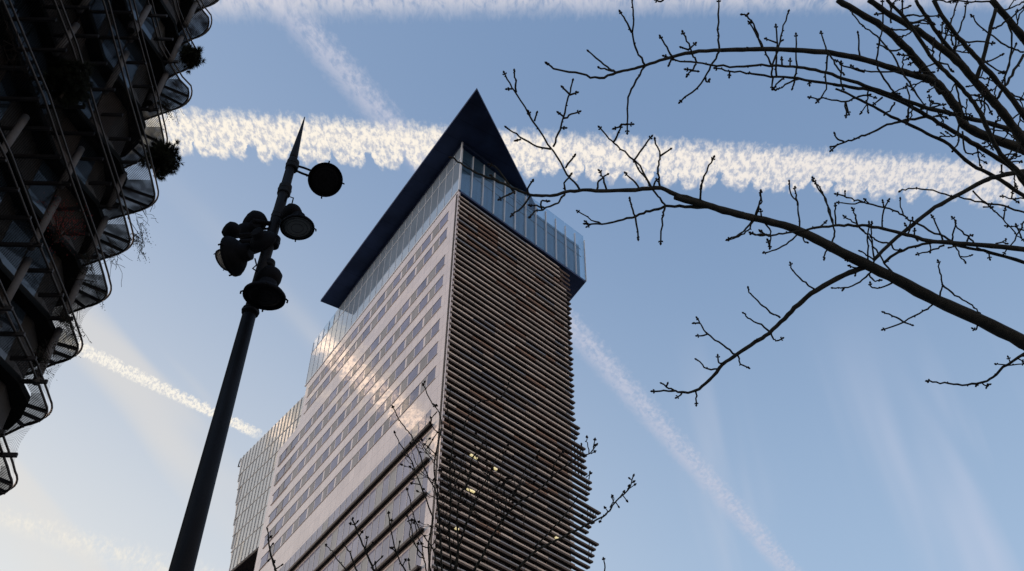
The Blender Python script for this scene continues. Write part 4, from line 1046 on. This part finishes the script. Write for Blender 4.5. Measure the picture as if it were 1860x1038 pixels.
for p in (((660,270),(625,210),(608,150),(608,60),(605,0)), ((603,135),(575,85),(555,48)), ((660,270),(610,350),(585,420),(585,545)), ((585,508),(560,515),(530,528)), ((585,510),(607,510)), ((540,300),(490,265),(425,210)), ((530,292),(500,285),(468,277)), ((775,238),(745,195),(720,150)), ((765,240),(735,230)), ((765,245),(755,268)),
          ((870,258),(850,220),(830,170),(812,132)), ((835,205),(865,178)), ((838,206),(806,195)), ((868,262),(848,290),(830,312)), ((848,288),(825,285)), ((850,290),(873,293)), ((963,207),(957,120),(960,0)), ((963,210),(930,270),(890,340),(800,420)), ((906,318),(908,333),(918,336),(922,328)), ((1140,203),(1110,120),(1075,65),(1055,60)), ((1072,68),(1080,58)), ((1005,291),(1003,315)),
          ((1090,92),(1092,88)), ((735,0),(720,8),(700,0)),
          ((390,778),(340,715),(280,620),(200,500),(135,390),(110,350),(80,298)), ((130,380),(127,330),(122,290)), ((115,365),(92,366)), ((272,612),(200,595),(130,550),(88,522)), ((150,572),(128,577)), ((282,602),(310,530),(345,400),(362,330)), ((350,388),(318,357)), ((350,390),(380,380)), ((325,485),(360,470),(390,458)), ((325,480),(302,462)), ((314,525),(332,525)),
          ((205,497),(215,463)), ((187,475),(180,458)), ((332,690),(370,637)), ((330,780),(328,750),(355,715)), ((460,780),(470,740),(505,715)), ((500,778),(485,730),(470,700)), ((635,778),(610,740),(577,710)), ((685,770),(635,680),(560,610),(520,580),(470,522)), ((530,582),(550,545),(560,515)), ((613,658),(650,610),(685,560)), ((720,770),(710,690),(720,640),(698,570)), ((720,640),(762,612)), ((740,840),(700,790),(650,720),(612,658)),
          ((740,848),(730,900),(722,997)), ((618,888),(605,850),(595,815)), ((618,888),(630,980)), ((885,822),(890,760),(915,690),(940,645)), ((1110,890),(1060,950),(995,983)), ((1110,885),(1130,830),(1132,785)), ((330,795),(300,830),(240,860),(210,868),(185,890)), ((250,855),(215,845),(185,842)), ((235,860),(232,830),(262,825)), ((190,800),(150,850),(110,885)), ((175,800),(180,765),(198,740)), ((125,785),(60,818)), ((60,745),(25,720)), ((125,795),(60,700),(20,675)), ((690,775),(700,745),(712,735)), ((1173,965),(1130,962),(1090,955)), ((1155,965),(1130,948)), ((1170,1020),(1165,1000),(1160,985))):
    A.add(z0(*p), 4.0, 2.9)
A.add(z0((960,858),(920,852),(820,845),(740,847),(680,865),(620,888),(550,905),(480,920),(412,918)), 6.5, 3, limb=True)
for p in (((480,920),(440,900),(380,865)), ((440,918),(420,930)), ((425,918),(412,908))): tw(z0, *p, w=3)
# the crowded upper right: more of the same short growth
for T, ev in ((T3, 40), (T5, 36), (T11, 44), (T1[16:], 48), (T9[8:], 52), (T8[8:], 55), (T6, 40), (S[8:], 60)): A.scatter(T, ev, 38, 3.2)
# ---- the trunk stands just outside the picture on the right
tx = at(2300, 1000, 8.6); TB = Vector((tx.x+0.2, tx.y, 0))
trunk = MB(); tpts = [TB, TB+Vector((-0.03,0.02,0.7)), TB+Vector((-0.05,0.05,2.0)), TB+Vector((-0.12,0.05,3.4)), TB+Vector((-0.15,0.1,4.8)), TB+Vector((-0.1,0.1,6.5))]
trunk.tube([p for p in smooth(tpts, [1]*6, 4)[0]], smooth(tpts, [0.30,0.22,0.19,0.175,0.15,0.10], 4)[1], 16)
roots.sort(key=lambda q: -q[0][1])
for i, (p, pp, w_, off) in enumerate(roots):
    d = A.depth(*p)+off; e = at(p[0], p[1], d); t = (e - at(pp[0], pp[1], A.depth(*pp)+off)).normalized()
    f = tpts[2].lerp(tpts[5], 0.12+0.8*i/len(roots)); L = (f-e).length; c1 = e+t*L*0.45; c2 = f+Vector((-0.25, -0.05, 0.35))
    pts = [e*(1-s)**3+c1*3*s*(1-s)**2+c2*3*s*s*(1-s)+f*s**3 for s in [k/10 for k in range(11)]]
    r0 = w_/2*d/F_PX; A.limbs.tube(pts, [r0*(1+0.6*k/10) for k in range(11)], 8)
big_tree = thing('bare_tree', TB, 'large bare tree whose near budded branches reach in from the right edge', 'tree')
def merge(a, b):
    k = len(a.v); a.v += b.v; a.f += [tuple(i+k for i in q) for q in b.f]; return a
trunk.build('trunk', m_bark, big_tree, smooth=True); merge(A.limbs, A.twigs).build('crown', m_bark, big_tree, smooth=True); tag(A.buds.build('buds', m_bud, big_tree, smooth=True), kind='stuff')

# ---- small tree in front of the tower's foot
z5, z6, z4, z7, z8 = Z(740, 660, 2.745), Z(780, 800, 4.36), Z(560, 760, 3.733), Z(400, 690, 2.982), Z(540, 560, 3.46)
Bt = TreeTrace(lambda x, y: 17.0 + 0.0008*(x-850), 9, 0.9); broots = []
def bl(pts, w0, w1, off=0.0, run=True):
    Bt.add(pts, w0, w1, off=off, limb=False)
    if run: broots.append((pts[0], pts[1], w0, off))
def bt(zf, *p, w=2.2): Bt.add(zf(*p), w, w*0.7)
bl(z6((690,1038),(760,960),(850,870),(950,825),(1070,760),(1210,690),(1370,610),(1440,540)) + z5((1030,700),(1100,630),(1128,560)), 5, 2.4)
for p in (((1030,700),(1020,670)), ((1060,668),(1080,640)), ((1075,660),(1095,687)), ((1100,630),(1135,605)), ((1115,600),(1130,590)), ((1040,695),(1053,715)), ((1000,740),(985,720)), ((980,755),(960,790)), ((900,790),(870,760)), ((1095,640),(1105,612)), ((1120,585),(1108,575)), ((1010,720),(1030,680),(1022,662))): bt(z5, *p)
bl(z6((830,850),(930,750),(1050,620),(1130,520),(1180,440)), 3.2, 1.8, run=False)
bl(z6((350,1038),(430,900),(500,760),(590,620),(660,540),(740,470),(870,390),(960,290),(1000,170),(1060,90)), 5, 2.2, 0.5)
bl(z6((870,390),(1010,260),(1130,170),(1200,120)) + z5((890,460),(920,440),(935,380)), 3, 2, 0.5, run=False)
for p in (((920,440),(945,405)), ((905,455),(895,400),(895,368)), ((880,470),(868,405)), ((905,580),(910,545)), ((890,570),(915,550)), ((915,452),(935,440)), ((925,420),(938,408))): bt(z5, *p)
bl(z6((200,1038),(240,820),(300,650),(380,450),(440,330),(500,230)), 4.5, 2, -0.4)
bl(z6((210,1038),(230,850),(220,600),(250,430),(310,330),(330,170),(420,20)) + z5((280,330),(350,200),(470,170),(520,60)), 3.6, 1.7, 0.2)
bl(z6((175,1038),(160,800),(170,500),(160,200),(190,0)) + z5((200,250),(215,120)), 3.4, 1.7, -0.2)
bl(z6((100,1038),(80,700),(60,400),(40,180)) + z8((905,740),(880,640),(840,590),(790,480)), 3.6, 1.9, 0.6)
for p in (((850,600),(875,612)), ((880,650),(845,690),(835,720)), ((905,800),(850,740),(840,690)), ((895,760),(875,790),(822,875)), ((880,930),(850,900),(820,870)), ((790,490),(800,465))): bt(z8, *p)
bl(z4((830,1038),(815,880),(840,700),(830,640),(760,450),(720,350),(690,270),(620,170),(585,95)), 3.4, 1.8, 0.3)
bl(z4((890,700),(870,520),(800,370),(750,230),(700,120),(650,60),(610,0)) + z8((600,620),)[:1], 3, 1.8, -0.5, run=False)
bl(z4((880,1038),(850,900),(770,780),(720,680),(690,560),(670,480)), 2.8, 1.7, 0.1)
bl(z4((800,1038),(780,940),(720,850),(700,750),(670,660)), 2.8, 1.8, -0.3)
bl(z4((450,1038),(430,1000),(380,880),(340,790),(300,690)), 4.2, 2.4, 0.4)
for p in (((320,725),(285,715)), ((318,720),(335,700)), ((385,890),(400,820),(398,808)), ((388,895),(440,845)), ((440,1000),(480,960),(500,940)), ((460,1030),(455,980)), ((400,910),(420,890),(438,852)), ((345,800),(365,770)), ((300,690),(302,680))): bt(z4, *p, w=2.8)
bl(z4((660,1038),(600,920),(555,740),(545,640)), 3, 2, 0.2)
bl(z4((350,1080),(320,1010),(280,910),(240,850)), 3.4, 2.2, -0.2)
bl(z4((290,1080),(260,1030),(190,950),(160,900),(120,860)), 2.6, 1.6, 0.1)
bl(z7((315,1060),(298,1030),(280,970),(265,890),(255,810)), 4.4, 2.4, 0.3)
for p in (((270,910),(285,890)), ((272,970),(262,980)), ((298,1028),(335,1003)), ((282,965),(292,985)), ((262,860),(275,850))): bt(z7, *p, w=2.6)
bl(z5((985,1060),(982,1000),(978,975)), 3, 2, 0.8)
for p in (((600,920),(570,880)), ((690,270),(640,240)), ((720,350),(690,330)), ((760,450),(700,440)), ((555,740),(565,690)), ((815,880),(760,850),(720,700)), ((830,900),(870,800)), ((720,850),(690,800),(700,690)), ((600,930),(620,840)), ((640,1000),(660,960)), ((790,950),(740,930),(745,850)), ((780,940),(770,850)), ((670,700),(705,690)), ((850,900),(890,860),(900,800)), ((690,1030),(680,960)), ((590,900),(560,880))): bt(z4, *p, w=2.4)
for (p0, p1) in (((800, 960), (842, 1000)), ((812, 880), (842, 940)), ((850, 900), (900, 960)), ((880, 850), (930, 930)), ((790, 830), (800, 960)), ((905, 900), (960, 980))):
    for _ in range(7):
        x = RND.uniform(p0[0], p1[0]); y = RND.uniform(p0[1], p1[1]); Bt.sprig(x, y, -math.pi/2+RND.uniform(-0.8, 0.8), RND.uniform(40, 95), 1.5)
fk = at(850, 1215, 17.2); TB2 = Vector((fk.x, fk.y, 0)); tr2 = MB(); ffk = Vector((fk.x, fk.y, fk.z))
tp = [TB2, TB2+Vector((0.02,0,0.8)), TB2.lerp(ffk, 0.6)+Vector((0.05,0,0)), ffk]
tr2.tube(smooth(tp, [1]*4, 4)[0], smooth(tp, [0.2,0.15,0.13,0.10], 4)[1], 12)
for i, (p, pp, w_, off) in enumerate(broots):
    d = Bt.depth(*p)+off; e = at(p[0], p[1], d); t = (e - at(pp[0], pp[1], Bt.depth(*pp)+off)).normalized(); L = (ffk-e).length
    f = TB2.lerp(ffk, 0.72+0.28*((i*5) % 7)/7); c1 = e+t*L*0.4; c2 = f+Vector((0, 0, L*0.35))
    pts = [e*(1-s)**3+c1*3*s*(1-s)**2+c2*3*s*s*(1-s)+f*s**3 for s in [k/8 for k in range(9)]]
    r0 = w_/2*d/F_PX; Bt.limbs.tube(pts, [r0*(1+1.0*k/8) for k in range(9)], 7)
small_tree = thing('bare_tree', TB2, 'slender bare tree with fine upright twigs in front of the tower foot', 'tree')
tr2.build('trunk', m_bark, small_tree, smooth=True); merge(Bt.limbs, Bt.twigs).build('crown', m_bark, small_tree, smooth=True); tag(Bt.buds.build('buds', m_bud, small_tree, smooth=True), kind='stuff')
